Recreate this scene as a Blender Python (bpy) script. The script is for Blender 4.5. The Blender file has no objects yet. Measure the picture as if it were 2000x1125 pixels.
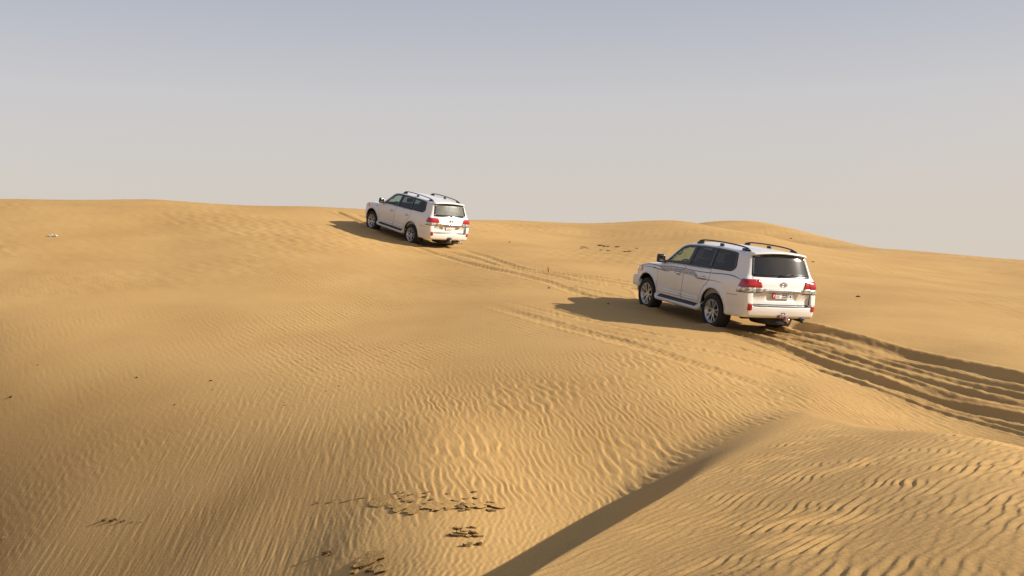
import bpy, bmesh, math, random
import numpy as np
from mathutils import Vector, Matrix
from mathutils.geometry import delaunay_2d_cdt

rng = np.random.default_rng(7)
random.seed(7)
scene = bpy.context.scene
COL = scene.collection

# ---------------------------------------------------------------- camera
FPX = 2000.0                                    # focal length in pixels of the 2000 px wide photograph
PITCH = math.atan((562.5 - 515.0) / FPX)        # camera looks slightly down
cam_d = bpy.data.cameras.new('camera')
cam_d.lens = 36.0
cam_d.sensor_width = 36.0
cam_d.clip_start = 0.05
cam_d.clip_end = 20000
cam = bpy.data.objects.new('camera', cam_d)
COL.objects.link(cam)
cam.location = (0, 0, 0)
cam.rotation_euler = (math.radians(90) - PITCH, 0, 0)
scene.camera = cam

# ---------------------------------------------------------------- sky, sun, exposure
SUN_AZ = math.radians(97.0)                     # clockwise from the viewing direction
SUN_EL = math.radians(25.0)
world = bpy.data.worlds.new('World')
scene.world = world
world.use_nodes = True
wn = world.node_tree
wn.nodes.clear()
w_out = wn.nodes.new('ShaderNodeOutputWorld')
w_bg = wn.nodes.new('ShaderNodeBackground')
w_sky = wn.nodes.new('ShaderNodeTexSky')
w_sky.sky_type = 'NISHITA'
w_sky.sun_disc = False
w_sky.sun_elevation = SUN_EL
w_sky.sun_rotation = SUN_AZ
w_sky.air_density = 1.0
w_sky.dust_density = 3.0
w_sky.ozone_density = 1.0
w_bg.inputs['Strength'].default_value = 0.1
# dust hanging in the air: the sky pales to warm grey towards the horizon, all the way round
w_tc = wn.nodes.new('ShaderNodeTexCoord')
w_sep = wn.nodes.new('ShaderNodeSeparateXYZ')
w_ramp = wn.nodes.new('ShaderNodeValToRGB')
w_mix = wn.nodes.new('ShaderNodeMixRGB')
w_fac = wn.nodes.new('ShaderNodeMapRange')
wn.links.new(w_tc.outputs['Generated'], w_sep.inputs[0])
wn.links.new(w_sep.outputs['Z'], w_ramp.inputs[0])
cr = w_ramp.color_ramp
cr.elements[0].position = 0.0
cr.elements[0].color = (4.75, 4.25, 3.68, 1)
cr.elements[1].position = 1.0
cr.elements[1].color = (1.5, 1.9, 3.2, 1)
for pos, c in ((0.06, (4.6, 4.2, 3.8)), (0.155, (4.3, 4.12, 4.12)), (0.245, (3.35, 3.42, 3.82))):
    e = cr.elements.new(pos)
    e.color = (*c, 1)
w_fac.inputs['From Min'].default_value = 0.0
w_fac.inputs['From Max'].default_value = 0.6
w_fac.inputs['To Min'].default_value = 0.96
w_fac.inputs['To Max'].default_value = 0.6
wn.links.new(w_sep.outputs['Z'], w_fac.inputs['Value'])
wn.links.new(w_fac.outputs[0], w_mix.inputs['Fac'])
wn.links.new(w_sky.outputs[0], w_mix.inputs['Color1'])
wn.links.new(w_ramp.outputs[0], w_mix.inputs['Color2'])
wn.links.new(w_mix.outputs[0], w_bg.inputs['Color'])
wn.links.new(w_bg.outputs[0], w_out.inputs[0])

sun_d = bpy.data.lights.new('sun', 'SUN')
sun_d.energy = 4.9
sun_d.angle = math.radians(0.6)
sun_d.color = (1.0, 0.93, 0.82)
sun = bpy.data.objects.new('sun', sun_d)
COL.objects.link(sun)
to_sun = Vector((math.sin(SUN_AZ) * math.cos(SUN_EL), math.cos(SUN_AZ) * math.cos(SUN_EL), math.sin(SUN_EL)))
sun.rotation_euler = to_sun.to_track_quat('Z', 'Y').to_euler()
sun.location = to_sun * 60

scene.view_settings.view_transform = 'Standard'
scene.view_settings.look = 'None'
scene.view_settings.gamma = 1.0
scene.view_settings.exposure = 0.55

# ---------------------------------------------------------------- helpers: materials
def mat(name, color=(0.8, 0.8, 0.8), rough=0.5, metal=0.0, coat=0.0, spec=0.5, emit=None):
    m = bpy.data.materials.new(name)
    m.use_nodes = True
    b = m.node_tree.nodes['Principled BSDF']
    b.inputs['Base Color'].default_value = (*color, 1)
    b.inputs['Roughness'].default_value = rough
    b.inputs['Metallic'].default_value = metal
    b.inputs['Coat Weight'].default_value = coat
    b.inputs['Coat Roughness'].default_value = 0.08
    b.inputs['Specular IOR Level'].default_value = spec
    return m

def noise_color(m, c1, c2, scale, detail=4, lo=0.35, hi=0.65, coord='Object', bump=0.0, bump_scale=None, dist=0.02):
    nt = m.node_tree
    b = nt.nodes['Principled BSDF']
    tc = nt.nodes.new('ShaderNodeTexCoord')
    n = nt.nodes.new('ShaderNodeTexNoise')
    n.inputs['Scale'].default_value = scale
    n.inputs['Detail'].default_value = detail
    r = nt.nodes.new('ShaderNodeValToRGB')
    r.color_ramp.elements[0].position = lo
    r.color_ramp.elements[0].color = (*c1, 1)
    r.color_ramp.elements[1].position = hi
    r.color_ramp.elements[1].color = (*c2, 1)
    nt.links.new(tc.outputs[coord], n.inputs['Vector'])
    nt.links.new(n.outputs['Fac'], r.inputs[0])
    nt.links.new(r.outputs[0], b.inputs['Base Color'])
    if bump:
        n2 = nt.nodes.new('ShaderNodeTexNoise')
        n2.inputs['Scale'].default_value = bump_scale or scale * 6
        n2.inputs['Detail'].default_value = 5
        bp = nt.nodes.new('ShaderNodeBump')
        bp.inputs['Strength'].default_value = bump
        bp.inputs['Distance'].default_value = dist
        nt.links.new(tc.outputs[coord], n2.inputs['Vector'])
        nt.links.new(n2.outputs['Fac'], bp.inputs['Height'])
        nt.links.new(bp.outputs[0], b.inputs['Normal'])
    return m

def tag(o, label=None, cat=None, group=None, kind=None):
    if label: o['label'] = label
    if cat: o['category'] = cat
    if group: o['group'] = group
    if kind: o['kind'] = kind
    return o

def mesh_obj(name, verts, faces, material=None, parent=None, smooth=True):
    me = bpy.data.meshes.new(name)
    me.from_pydata([tuple(v) for v in verts], [], [tuple(f) for f in faces])
    me.validate()
    me.update()
    if smooth:
        me.polygons.foreach_set('use_smooth', np.ones(len(me.polygons), dtype=bool))
    if material is not None:
        me.materials.append(material)
    o = bpy.data.objects.new(name, me)
    COL.objects.link(o)
    if parent is not None:
        o.parent = parent
    return o

# ---------------------------------------------------------------- the dunes: one height field
CP, SP = math.cos(PITCH), math.sin(PITCH)

def ray(px, py):
    """direction of the sight line through a photo pixel, scaled so that its y is 1"""
    X = (px - 1000.0) / FPX
    Yd = (py - 562.5) / FPX
    d = np.array([X, CP - Yd * SP, -SP - Yd * CP])
    return d / d[1]

def P(px, py, D):
    return ray(px, py) * D

# chosen points of the sand: pixel column, pixel row, distance in metres
CTRL = [
    # far left flank of the big dune
    (-350, 1125, 15.5), (-350, 900, 18.5), (-350, 700, 22), (-350, 550, 27), (-350, 440, 38), (-350, 396, 46),
    (0, 1125, 13.0), (0, 1000, 15.0), (0, 850, 17.5), (0, 700, 20.5), (0, 580, 25), (0, 480, 33), (0, 420, 39), (0, 388, 45),  # near rows sloped away from the sun to darken the lower left
    (300, 1125, 11.3), (300, 1000, 13.2), (300, 850, 15.8), (300, 720, 18.9), (300, 600, 24), (300, 500, 32), (300, 430, 39), (300, 389, 45.5),
    (600, 1125, 9.8), (600, 1000, 11.6), (600, 850, 14.3), (600, 720, 18.0), (600, 620, 23), (600, 530, 29.5), (600, 460, 36.5), (600, 425, 42), (600, 402.5, 47.5),
    (850, 1100, 9.1), (850, 980, 10.9), (850, 850, 13.3), (850, 730, 17.2), (850, 620, 23), (850, 550, 29),
    (1000, 1050, 9.9), (1000, 900, 12.5), (1000, 800, 14.6), (1000, 700, 18.0), (1000, 600, 23.9), (1000, 530, 31), (1000, 490, 38), (1000, 455, 48), (1000, 430.5, 61),
    (1150, 1000, 10.9), (1150, 930, 12.1), (1150, 850, 13.5), (1150, 750, 15.8), (1150, 480, 45), (1150, 455, 53), (1150, 437, 64),
    (1300, 900, 12.5), (1300, 860, 13.2), (1300, 780, 14.9), (1300, 700, 17.7), (1300, 660, 19.8), (1300, 455, 52), (1330, 431.5, 63),
    (1500, 820, 14.0), (1500, 740, 17.0), (1500, 690, 19.2), (1430, 470, 46),
    (1600, 765, 16.0), (1600, 600, 26), (1600, 530, 37), (1600, 490, 49),
    (1750, 640, 22.5), (1750, 570, 31), (1750, 520, 45), (1750, 487, 66),
    (2000, 850, 14.2), (2000, 660, 22),
    # along the wheel tracks behind the near car
    (1590, 643, 21.9), (1668, 661, 20.7), (1755, 688, 19.6), (1825, 705, 18.75), (1895, 720, 17.98), (2000, 742, 16.96),
    (1470, 660, 21.2), (1545, 686, 20.0), (1615, 712, 19.04), (1720, 744, 17.75), (1790, 768, 16.98), (1860, 790, 16.27), (2000, 822, 15.0), (2000, 590, 31), (2000, 545, 45), (2000, 514, 70),
    (2350, 900, 11.2), (2350, 800, 15.0), (2350, 680, 22), (2350, 560, 40), (2350, 524, 70),
    (740, 410, 49), (920, 430, 58),
    # the lower dune that stands behind the middle crest on the right
    (1400, 444, 60), (1500, 461, 58), (1560, 476, 56), (1440, 432, 92), (1500, 437, 92), (1560, 451.5, 90), (1640, 469.5, 85), (1380, 434, 92),
]
# where the wheels of the two cars stand (x, y, z)
WHEELS = [(3.36, 25.08, -1.08), (4.87, 25.72, -1.15), (4.44, 22.47, -1.39), (5.95, 23.1, -1.46),
          (-5.57, 41.0, 1.37), (-4.31, 42.05, 1.33), (-3.81, 38.85, 0.76), (-2.54, 39.89, 0.72)]
# ground hidden behind the crests
HIDDEN = [(-16, 40, 2.1), (-27, 52, 2.5), (-19, 54, 2.35), (-11, 56, 2.1), (-27, 66, 0.6), (-15, 70, 0.5), (-6, 62, 1.9), (-45, 60, 1.5),
          (-2, 75, 2.0), (6, 80, 1.8), (4, 90, 0.8), (13, 73, 1.9), (18, 74, 1.0), (22, 110, 1.2), (32, 105, -0.4), (36, 92, -0.7), (45, 90, -1.8),
          (-10, 95, -1.5), (60, 80, -1.6), (-50, 85, -1.2), (3, 1.8, -1.65), (-4, 1.5, -1.9), (0, 1.2, -1.7), (0, 4, -2.4), (-4, 4.5, -3.3), (4.5, 4.5, -2.1), (8, 5, -2.0)]
pts = np.array([P(*c) for c in CTRL] + WHEELS + [h for h in HIDDEN if h != (-16, 40, 2.1)])

def uv(x, y):
    return np.stack([np.arctan2(x, y) * 3.0, np.log(np.hypot(x, y) + 0.3) * 1.5], -1)

def tps_fit(p, lam):
    q = uv(p[:, 0], p[:, 1])
    n = len(q)
    r2 = ((q[:, None] - q[None]) ** 2).sum(-1)
    K = 0.5 * r2 * np.log(r2 + 1e-12) + lam * np.eye(n)
    A = np.zeros((n + 3, n + 3))
    A[:n, :n] = K
    A[:n, n] = A[n, :n] = 1
    A[:n, n + 1:] = q
    A[n + 1:, :n] = q.T
    b = np.concatenate([p[:, 2], np.zeros(3)])
    return q, np.linalg.solve(A, b)

def tps_eval(fit, x, y):
    q, w = fit
    s = uv(x, y).reshape(-1, 2)
    out = w[-3] + s @ w[-2:]
    for i in range(len(q)):
        r2 = (s[:, 0] - q[i, 0]) ** 2 + (s[:, 1] - q[i, 1]) ** 2
        out += w[i] * 0.5 * r2 * np.log(r2 + 1e-12)
    return out.reshape(np.shape(x))

FIT = tps_fit(pts, 2e-3)

def sstep(a, b, x):
    t = np.clip((x - a) / (b - a), 0, 1)
    return t * t * (3 - 2 * t)

def wave_noise(x, y, lam, n, seed):
    """smooth isotropic noise: a sum of random plane waves"""
    g = np.random.default_rng(seed)
    out = np.zeros_like(x)
    for _ in range(n):
        a = g.uniform(0, 2 * np.pi)
        k = 2 * np.pi / (lam * g.uniform(0.7, 1.5))
        out += np.sin(k * (x * np.cos(a) + y * np.sin(a)) + g.uniform(0, 6.283))
    return out / math.sqrt(n / 2)

def base_height(x, y):
    r = np.hypot(x, y)
    phi = np.abs(np.arctan2(x, y))
    z = tps_eval(FIT, x, y)
    far = -2.4 + 0.9 * np.sin(x / 37.0 + 1) * np.sin(y / 29.0 + 2) + 0.5 * np.sin(x / 83.0 + y / 61.0)
    far = np.where(r > 250, -3.0 + 0.5 * np.sin(x / 170.0) * np.sin(y / 210.0), far)
    near = -1.75 + 0.25 * np.sin(x / 5.0 + 0.6) * np.cos(y / 6.0)
    gen = near + (far - near) * sstep(8, 40, r)
    w = np.maximum(sstep(0.75, 1.15, phi), sstep(105, 150, r))
    w = np.maximum(w, 1 - sstep(0.6, 1.6, r))
    z = np.where(w > 0, np.clip(z, -6, 6), z)
    return z * (1 - w) + gen * w

# crest of the small dune in the foreground, from near the camera outwards
CREST = [P(820, 1330, 4.7), P(940, 1200, 5.6), P(1055, 1112, 6.55), P(1160, 1048, 7.35), P(1260, 990, 8.25), P(1360, 932, 9.4), P(1450, 882, 10.9), P(1530, 842, 12.5), P(1610, 808, 14.3), P(1690, 785, 15.9)]
CREST = np.array(CREST)
# its back, the rippled slope in the lower right corner, tilted from the sun to darken it
DUNE = np.concatenate([CREST, np.array([P(1500, 1125, 5.55), P(1850, 1125, 5.05), P(2000, 1125, 4.9), P(2300, 1125, 4.7), P(1400, 1020, 7.5), P(1700, 1000, 6.95), P(2000, 1000, 6.25),
                                        P(1550, 920, 9.0), P(1750, 900, 8.7), P(2000, 930, 7.6), P(1700, 830, 12.5), P(1850, 830, 11.5), P(2000, 868, 9.3), P(2200, 930, 7.9), P(1750, 800, 14.5),
                                        P(1500, 1400, 4.0), P(2000, 1400, 3.5), P(2500, 1250, 3.9), P(1100, 1500, 3.9)])])
DFIT = tps_fit(DUNE, 4e-3)

def poly_dist(px, py, line):
    """signed distance (left of the line positive) and arc length along an (n,2) polyline"""
    best = np.full(px.shape, 1e9)
    sgn = np.zeros(px.shape)
    arc = np.zeros(px.shape)
    acc = 0.0
    for a, b in zip(line[:-1], line[1:]):
        d = b - a
        L = math.hypot(*d)
        t = ((px - a[0]) * d[0] + (py - a[1]) * d[1]) / (L * L)
        tc = np.clip(t, 0, 1)
        ex, ey = px - a[0] - tc * d[0], py - a[1] - tc * d[1]
        dd = np.hypot(ex, ey)
        m = dd < best
        best = np.where(m, dd, best)
        sgn = np.where(m, np.sign(d[0] * (py - a[1]) - d[1] * (px - a[0])), sgn)
        arc = np.where(m, acc + tc * L, arc)
        acc += L
    return best * np.where(sgn == 0, 1, sgn), arc

def smooth_line(pts2, n=8):
    p = np.array(pts2, float)
    p = np.concatenate([[2 * p[0] - p[1]], p, [2 * p[-1] - p[-2]]])
    out = []
    for i in range(1, len(p) - 2):
        for t in np.linspace(0, 1, n, endpoint=False):
            a, b, c, d = p[i - 1], p[i], p[i + 1], p[i + 2]
            out.append(0.5 * ((2 * b) + (c - a) * t + (2 * a - 5 * b + 4 * c - d) * t * t + (3 * b - a - 3 * c + d) * t ** 3))
    out.append(p[-2])
    return np.array(out)

CREST2 = smooth_line(CREST[:, :2], 4)

def ground(x, y):
    """smooth ground without ripples and ruts; second value: how far the small dune stands above the floor"""
    zh = base_height(x, y)
    m = (x > -4) & (x < 12) & (y > 1.5) & (y < 17)
    above = np.full(np.shape(x), -9.0)
    if m.any():
        xs, ys = x[m], y[m]
        zr = tps_eval(DFIT, xs, ys)
        d, s = poly_dist(xs, ys, CREST2)
        r = np.hypot(xs, ys)
        left = np.maximum(d, 0)
        # rounded brink, then sand at its angle of rest
        rho = 0.03 + 0.75 * sstep(4.2, 8.6, s)
        zd = zr - 0.64 * (np.sqrt(left * left + rho * rho) - rho)
        t_ = ys - (14.4 - 0.3 * (xs - 4.5))
        zd = zd - 0.25 * 0.5 * (t_ + np.sqrt(t_ * t_ + 0.8 ** 2))      # ends where the cars have driven
        e_ = xs - (4.72 - 0.12 * np.maximum(0, ys - 11.0) ** 1.5)
        zd = zd - 0.34 * (0.5 * (e_ + np.sqrt(e_ * e_ + 0.25 ** 2))) * sstep(5.0, 8.0, ys) - 0.5 * sstep(7.5, 11.0, xs) - 1.2 * (1 - sstep(1.6, 4.2, ys))
        h = zh[m]
        k = 0.04 + 0.42 * sstep(4.0, 9.5, s)
        t = np.clip(0.5 + 0.5 * (zd - h) / k, 0, 1)
        zz = h * (1 - t) + zd * t + k * t * (1 - t)
        zh = zh.copy()
        zh[m] = zz
        above[m] = zd - h
    return zh, above

def hit(px, py, dmin=4.0, dmax=110.0):
    """first point of the ground on the sight line of a photo pixel"""
    d = ray(px, py)
    D = np.exp(np.linspace(math.log(dmin), math.log(dmax), 1400))
    z, _ = ground(d[0] * D, D.copy())
    below = d[2] * D < z
    i = int(np.argmax(below)) if below.any() else len(D) - 1
    return np.array([d[0] * D[i], D[i], z[i]])

# wheel ruts: pixel polyline, half width, depth, berm height, lateral wander
RUTS = [
    # tracks on to the other car
    ([(800, 478), (850, 487), (900, 498), (980, 520), (1072, 536), (1140, 551), (1244, 567), (1266, 600)], 0.17, 0.055, 0.015, 0.03),
    ([(880, 482), (900, 486), (1000, 519), (1080, 532), (1180, 549), (1300, 572)], 0.17, 0.055, 0.015, 0.03),
    ([(810, 480), (900, 511), (980, 529), (1060, 549), (1140, 575), (1240, 598)], 0.17, 0.062, 0.015, 0.03),
    ([(990, 518), (1074, 529), (1180, 543), (1260, 555)], 0.10, 0.04, 0.02, 0.02),
    ([(1000, 538), (1100, 556), (1200, 577), (1260, 590)], 0.10, 0.03, 0.02, 0.02),
    # older tracks on the left, blown over
    ([(930, 588), (1000, 608), (1100, 636), (1200, 664), (1300, 694), (1370, 716), (1440, 738), (1520, 763)], 0.16, 0.050, 0.012, 0.02),
    ([(960, 582), (1080, 612), (1200, 637), (1300, 657), (1405, 672), (1510, 700), (1615, 728), (1720, 770)], 0.10, 0.022, 0.008, 0.03),
    ([(1060, 620), (1200, 652), (1300, 674), (1405, 693), (1510, 724), (1600, 752)], 0.12, 0.022, 0.008, 0.03),
    ([(1300, 646), (1400, 656), (1500, 682), (1600, 716)], 0.10, 0.03, 0.015, 0.03),
    # over the crest in front of the far car
    ([(728, 446), (700, 432), (672, 420), (650, 412)], 0.14, 0.10, 0.05, 0.02),
    ([(760, 440), (720, 428), (690, 418)], 0.14, 0.08, 0.04, 0.02),
]

# ruts behind the near car run side by side between the lines of its left and right wheels:
# share of the way from left to right at the car and at the picture's edge, half width, depth, berm, wander
TRACK_R = [(1530, 632), (1590, 643), (1668, 661), (1755, 688), (1825, 705), (1895, 720), (2000, 742), (2140, 772)]
TRACK_L = [(1394, 641), (1470, 660), (1545, 686), (1615, 712), (1720, 744), (1790, 768), (1860, 790), (2000, 822), (2140, 850)]
for w0, w1, hw_, dp_, bm_, wn_ in ((1.0, 1.0, 0.20, 0.165, 0.06, 0.02), (0.86, 0.83, 0.11, 0.07, 0.03, 0.03), (0.72, 0.66, 0.13, 0.09, 0.03, 0.03), (0.55, 0.50, 0.10, 0.06, 0.03, 0.03),
                                   (0.40, 0.37, 0.12, 0.09, 0.03, 0.03), (0.24, 0.20, 0.10, 0.06, 0.03, 0.03), (0.0, 0.0, 0.20, 0.16, 0.05, 0.02), (-0.10, -0.14, 0.09, 0.055, 0.025, 0.02),
                                   (-0.20, -0.26, 0.07, 0.04, 0.02, 0.02), (-0.32, -0.36, 0.06, 0.03, 0.015, 0.02)):
    RUTS.append((('between', w0, w1), hw_, dp_, bm_, wn_))

def resample(line, n):
    a = np.concatenate([[0], np.cumsum(np.hypot(*np.diff(line, axis=0).T))])
    t = np.linspace(0, a[-1], n)
    return np.stack([np.interp(t, a, line[:, 0]), np.interp(t, a, line[:, 1])], -1)

def narrow(x, y, lam, ang, n, seed, ds=0.16, dk=0.14):
    """narrow-band random ripple field; crests run `ang` degrees left of the viewing direction. Returns amplitude, phase"""
    g = np.random.default_rng(seed)
    x, y = x.astype(np.float32), y.astype(np.float32)
    re = np.zeros_like(x)
    im = np.zeros_like(x)
    for _ in range(n):
        a = math.radians(ang) + g.normal(0, ds)
        k = 2 * np.pi / lam * math.exp(g.normal(0, dk))
        ph = x * np.float32(k * math.cos(a)) + (y * np.float32(k * math.sin(a)) + np.float32(g.uniform(0, 6.283)))
        re += np.cos(ph)
        im += np.sin(ph)
    s = math.sqrt(n)
    return np.hypot(re, im) / s, np.arctan2(im, re)

def saw(ph, skew):
    """ripple profile from -1 to 1: rises towards +x over (1+skew)/2 of the wavelength, then falls"""
    t = (ph / (2 * np.pi)) % 1.0
    a = (1 + skew) / 2
    tt = np.where(t < a, 0.5 * t / a, 0.5 + 0.5 * (t - a) / (1 - a))
    c = np.cos(2 * np.pi * tt)
    tri_ = 4 * np.abs(tt - 0.5) - 1
    return -(0.55 * c + 0.45 * tri_)

def ripples(x, y, above):
    r = np.hypot(x, y)
    th = x / np.maximum(y, 0.5)
    h = np.zeros_like(x)
    jit = 0.35 * wave_noise(x, y, 3.0, 10, 3)
    wC = sstep(-0.05, 0.10, above)

    def layer(w, fn):
        m = w > 0.004
        if m.any():
            h[m] += w[m] * fn(x[m], y[m], r[m], m)
    # the trough in the middle: big irregular ripples with small ones riding on them
    wB = sstep(9.6, 11.4, r + jit) * (1 - sstep(15.5, 19.5, r - 1.2 * th * 3 + jit)) * sstep(-0.26, -0.02, th + 0.03 * jit) * (1 - wC)
    def trough(x, y, r, m):
        wob = wave_noise(x, y * 0.6, 1.6, 12, 11)
        wx = x + 0.011 * wave_noise(x, y * 0.7, 0.40, 12, 12)
        am, ph = narrow(wx, y, 0.094, 9, 44, 21, 0.11, 0.19)
        sel = sstep(-0.5, 0.9, wave_noise(x, y * 0.7, 2.2, 12, 13))
        o = (1 - 0.75 * sel) * 0.0040 * np.minimum(am, 1.5) ** 0.8 * saw(ph, 0.42) * np.clip(0.9 + 0.2 * wob, 0.3, 1.4)
        am, ph = narrow(wx, y, 0.150, 12, 36, 23, 0.16, 0.17)
        o += sel * 0.0050 * np.minimum(am, 1.5) * saw(ph, 0.45)
        am, ph = narrow(wx, y, 0.052, 26, 30, 22, 0.28, 0.2)
        return o + 0.0010 * np.minimum(am, 1.6) * saw(ph, 0.2)
    layer(wB, trough)
    # left: long straight streaks
    wA = (1 - sstep(-0.24, -0.03, th + 0.03 * jit)) * (1 - sstep(15.5, 21, r + jit)) * (1 - wC)
    def streaks(x, y, r, m):
        am, ph = narrow(x, y, 0.058, 3, 30, 31, 0.07, 0.18)
        o = 0.0010 * np.minimum(am, 1.7) * saw(ph, 0.25)
        am, ph = narrow(x, y, 0.130, 5, 34, 32, 0.08, 0.32)
        return o + 0.0012 * np.minimum(am, 1.5) ** 1.5 * saw(ph, 0.5)
    layer(wA, streaks)
    # nearest floor, smooth with faint ripples
    wN = (1 - sstep(9.2, 12.0, r + jit)) * sstep(-0.25, -0.03, th) * (1 - wC)
    def faint(x, y, r, m):
        am, ph = narrow(x, y, 0.075, -6, 26, 41, 0.25, 0.2)
        return 0.0020 * np.minimum(am, 1.7) * saw(ph, 0.2)
    layer(wN, faint)
    # higher up the slope the ripples turn across it
    wD = sstep(14.0, 19, r + jit - 0.8 * th * 3) * (1 - sstep(27, 40, r)) * (1 - wC) * (0.35 + 0.65 * sstep(-0.38, -0.12, th))
    def turned(x, y, r, m):
        am, ph = narrow(x, y, 0.125, 33, 30, 51, 0.16, 0.18)
        patch = 0.5 + 0.5 * np.clip(wave_noise(x, y, 6, 10, 52), -1, 1)
        o = 0.0038 * np.minimum(am, 1.6) * saw(ph, 0.3) * patch
        am, ph = narrow(x, y, 0.10, 42, 20, 53, 0.25, 0.2)
        return o + 0.0014 * np.minimum(am, 1.6) * saw(ph, 0.2)
    layer(wD, turned)
    # far slopes, uneven sand
    wE = sstep(24, 36, r) * (1 - sstep(120, 160, r))
    def far(x, y, r, m):
        am, ph = narrow(x, y, 0.5, 48, 18, 61, 0.4, 0.3)
        return 0.008 * am * np.sin(ph) * (0.25 + 0.75 * sstep(-0.3, 1.2, wave_noise(x, y, 9, 10, 62)))
    layer(wE, far)
    # the back of the small dune: crests at an angle, steep little faces turned away from the sun
    def back(x, y, r, m):
        wx2 = x + 0.012 * wave_noise(x, y, 0.6, 10, 72)
        am, ph = narrow(wx2, y, 0.094, -38, 44, 71, 0.12, 0.17)
        d, _ = poly_dist(x, y, CREST2)
        fade = sstep(0.0, 0.5, -d) * 0.5 + 0.5
        fade = np.where(d > 0, 0.04, fade)
        fade *= 1 - 0.7 * sstep(12.3, 15.0, r)
        lump = 0.75 + 0.35 * wave_noise(x, y, 1.4, 10, 73)
        o = 0.0045 * np.minimum(am, 1.6) ** 1.1 * saw(ph, -0.45) * np.clip(lump, 0.25, 1.5)
        am, ph = narrow(x, y, 0.08, -60, 20, 74, 0.25, 0.2)
        return fade * (o + 0.0009 * am * np.sin(ph))
    layer(wC, back)
    return h

def ruts(x, y):
    """height change and a 0..1 mask of driven sand"""
    dz = np.zeros_like(x)
    mask = np.zeros_like(x)
    for i, (pl, hw, dep, berm, wander) in enumerate(RUTS):
        if pl[0] == 'between':
            ends_ = []
            for tr in (TRACK_L, TRACK_R):
                l_ = smooth_line([hit(*p)[:2] for p in tr], 5)
                dr_ = (l_[-1] - l_[-8]) / np.hypot(*(l_[-1] - l_[-8]))
                ends_.append(resample(np.concatenate([l_, l_[-1] + dr_ * np.linspace(1, 9, 9)[:, None]]), 50))     # they go on out of the picture
            a_, b_ = ends_
            w_ = np.linspace(pl[1], pl[2], 50)[:, None]
            line = a_ * (1 - w_) + b_ * w_
        else:
            line = smooth_line([hit(*p)[:2] for p in pl], 5)
        pad = hw * 4 + 0.4
        m = (x > line[:, 0].min() - pad) & (x < line[:, 0].max() + pad) & (y > line[:, 1].min() - pad) & (y < line[:, 1].max() + pad)
        xs, ys = x[m], y[m]
        d, s = poly_dist(xs, ys, line)
        L = np.hypot(*np.diff(line, axis=0).T).sum()
        d = d + wander * (1.4 * np.sin(s * 0.8 + i) + 0.5 * np.sin(s * 2.3 + 2 * i))
        e0 = 0.6 if dep > 0.056 else 4.0
        ends = sstep(0, e0, s) * sstep(0, min(e0, 1.0), L - s)
        mod = ends * (0.9 + 0.1 * np.sin(s * 0.9 + i * 1.3) + 0.05 * np.sin(s * 3.3 + i))
        q = np.abs(d) / hw
        rut = -0.62 * dep * np.exp(-q ** 2.6) * (1 + (0.12 if dep == 0.05 and hw == 0.16 else 0.0) * np.sin(s * 2 * np.pi / 0.13 + 2.5 * q))
        up = 0.7 * berm * np.exp(-((q - 1.6) / 0.5) ** 2) * (0.85 + 0.12 * np.sin(s * 2.1 + i * 2.1 + np.sign(d)))
        dz[m] += mod * (rut + up)
        mask[m] = np.maximum(mask[m], ends * np.exp(-(q / 2.4) ** 4))
    return dz, mask

# ---- grid: fine inside the picture, coarse all round
half = math.radians(29.5)
fine = np.linspace(-half, half, 1220)
side = half + np.cumsum(np.geomspace(0.002, 0.12, 36))
side = side[side < math.pi - 0.02]
ang = np.concatenate([-side[::-1], fine, side, [math.pi]])
ang = np.concatenate([[-math.pi], ang])
prow = np.array([1300, 1125, 1000, 900, 750, 650, 550, 480, 430, 404, 385])
pr = np.array([6.0, 7.3, 9.2, 11.3, 15.8, 20.2, 27, 33.8, 41, 48, 56])
yd = np.linspace(-1300, -385, 4000)
cum = np.cumsum(np.interp(-yd, [385, 440, 640, 760, 1300], [1.0, 1.9, 1.7, 1.0, 0.95]))
ylist = np.interp(np.linspace(cum[0], cum[-1], 1010), cum, yd)
rows = np.concatenate([np.geomspace(0.4, 4.6, 16, endpoint=False), np.geomspace(4.6, 6.0, 30, endpoint=False),
                       np.interp(ylist, -prow, pr), np.geomspace(56.3, 120, 80), np.geomspace(126, 9000, 40)])
A, R = np.meshgrid(ang, rows)
GX, GY = (R * np.sin(A)).ravel(), (R * np.cos(A)).ravel()
GZ, ABOVE = ground(GX, GY)
inside = (np.abs(A.ravel()) < half + 0.4) & (R.ravel() > 3) & (R.ravel() < 130)
dz, dm = ruts(GX[inside], GY[inside])
rp = ripples(GX[inside], GY[inside], ABOVE[inside]) * (1 - sstep(half + 0.01, half + 0.07, np.abs(A.ravel()[inside])))
rough = wave_noise(GX[inside], GY[inside], 0.30, 20, 91) * 0.004 + wave_noise(GX[inside], GY[inside], 0.12, 16, 92) * 0.003
GZ[inside] += dz + rp * (1 - 0.85 * dm) + rough * dm * 0.7
SWELLS = []
# sand heaped round the wheels
for wx_, wy_, wz_ in WHEELS:
    for ddx, ddy, hh, ww in ((0, 0, 0.05, 0.30), (0.16, -0.36, 0.05, 0.20), (-0.20, -0.05, 0.03, 0.18)):
        e2 = (GX - wx_ - ddx) ** 2 + (GY - wy_ - ddy) ** 2
        GZ += hh * np.exp(-e2 / (2 * ww * ww * 0.5))
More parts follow.
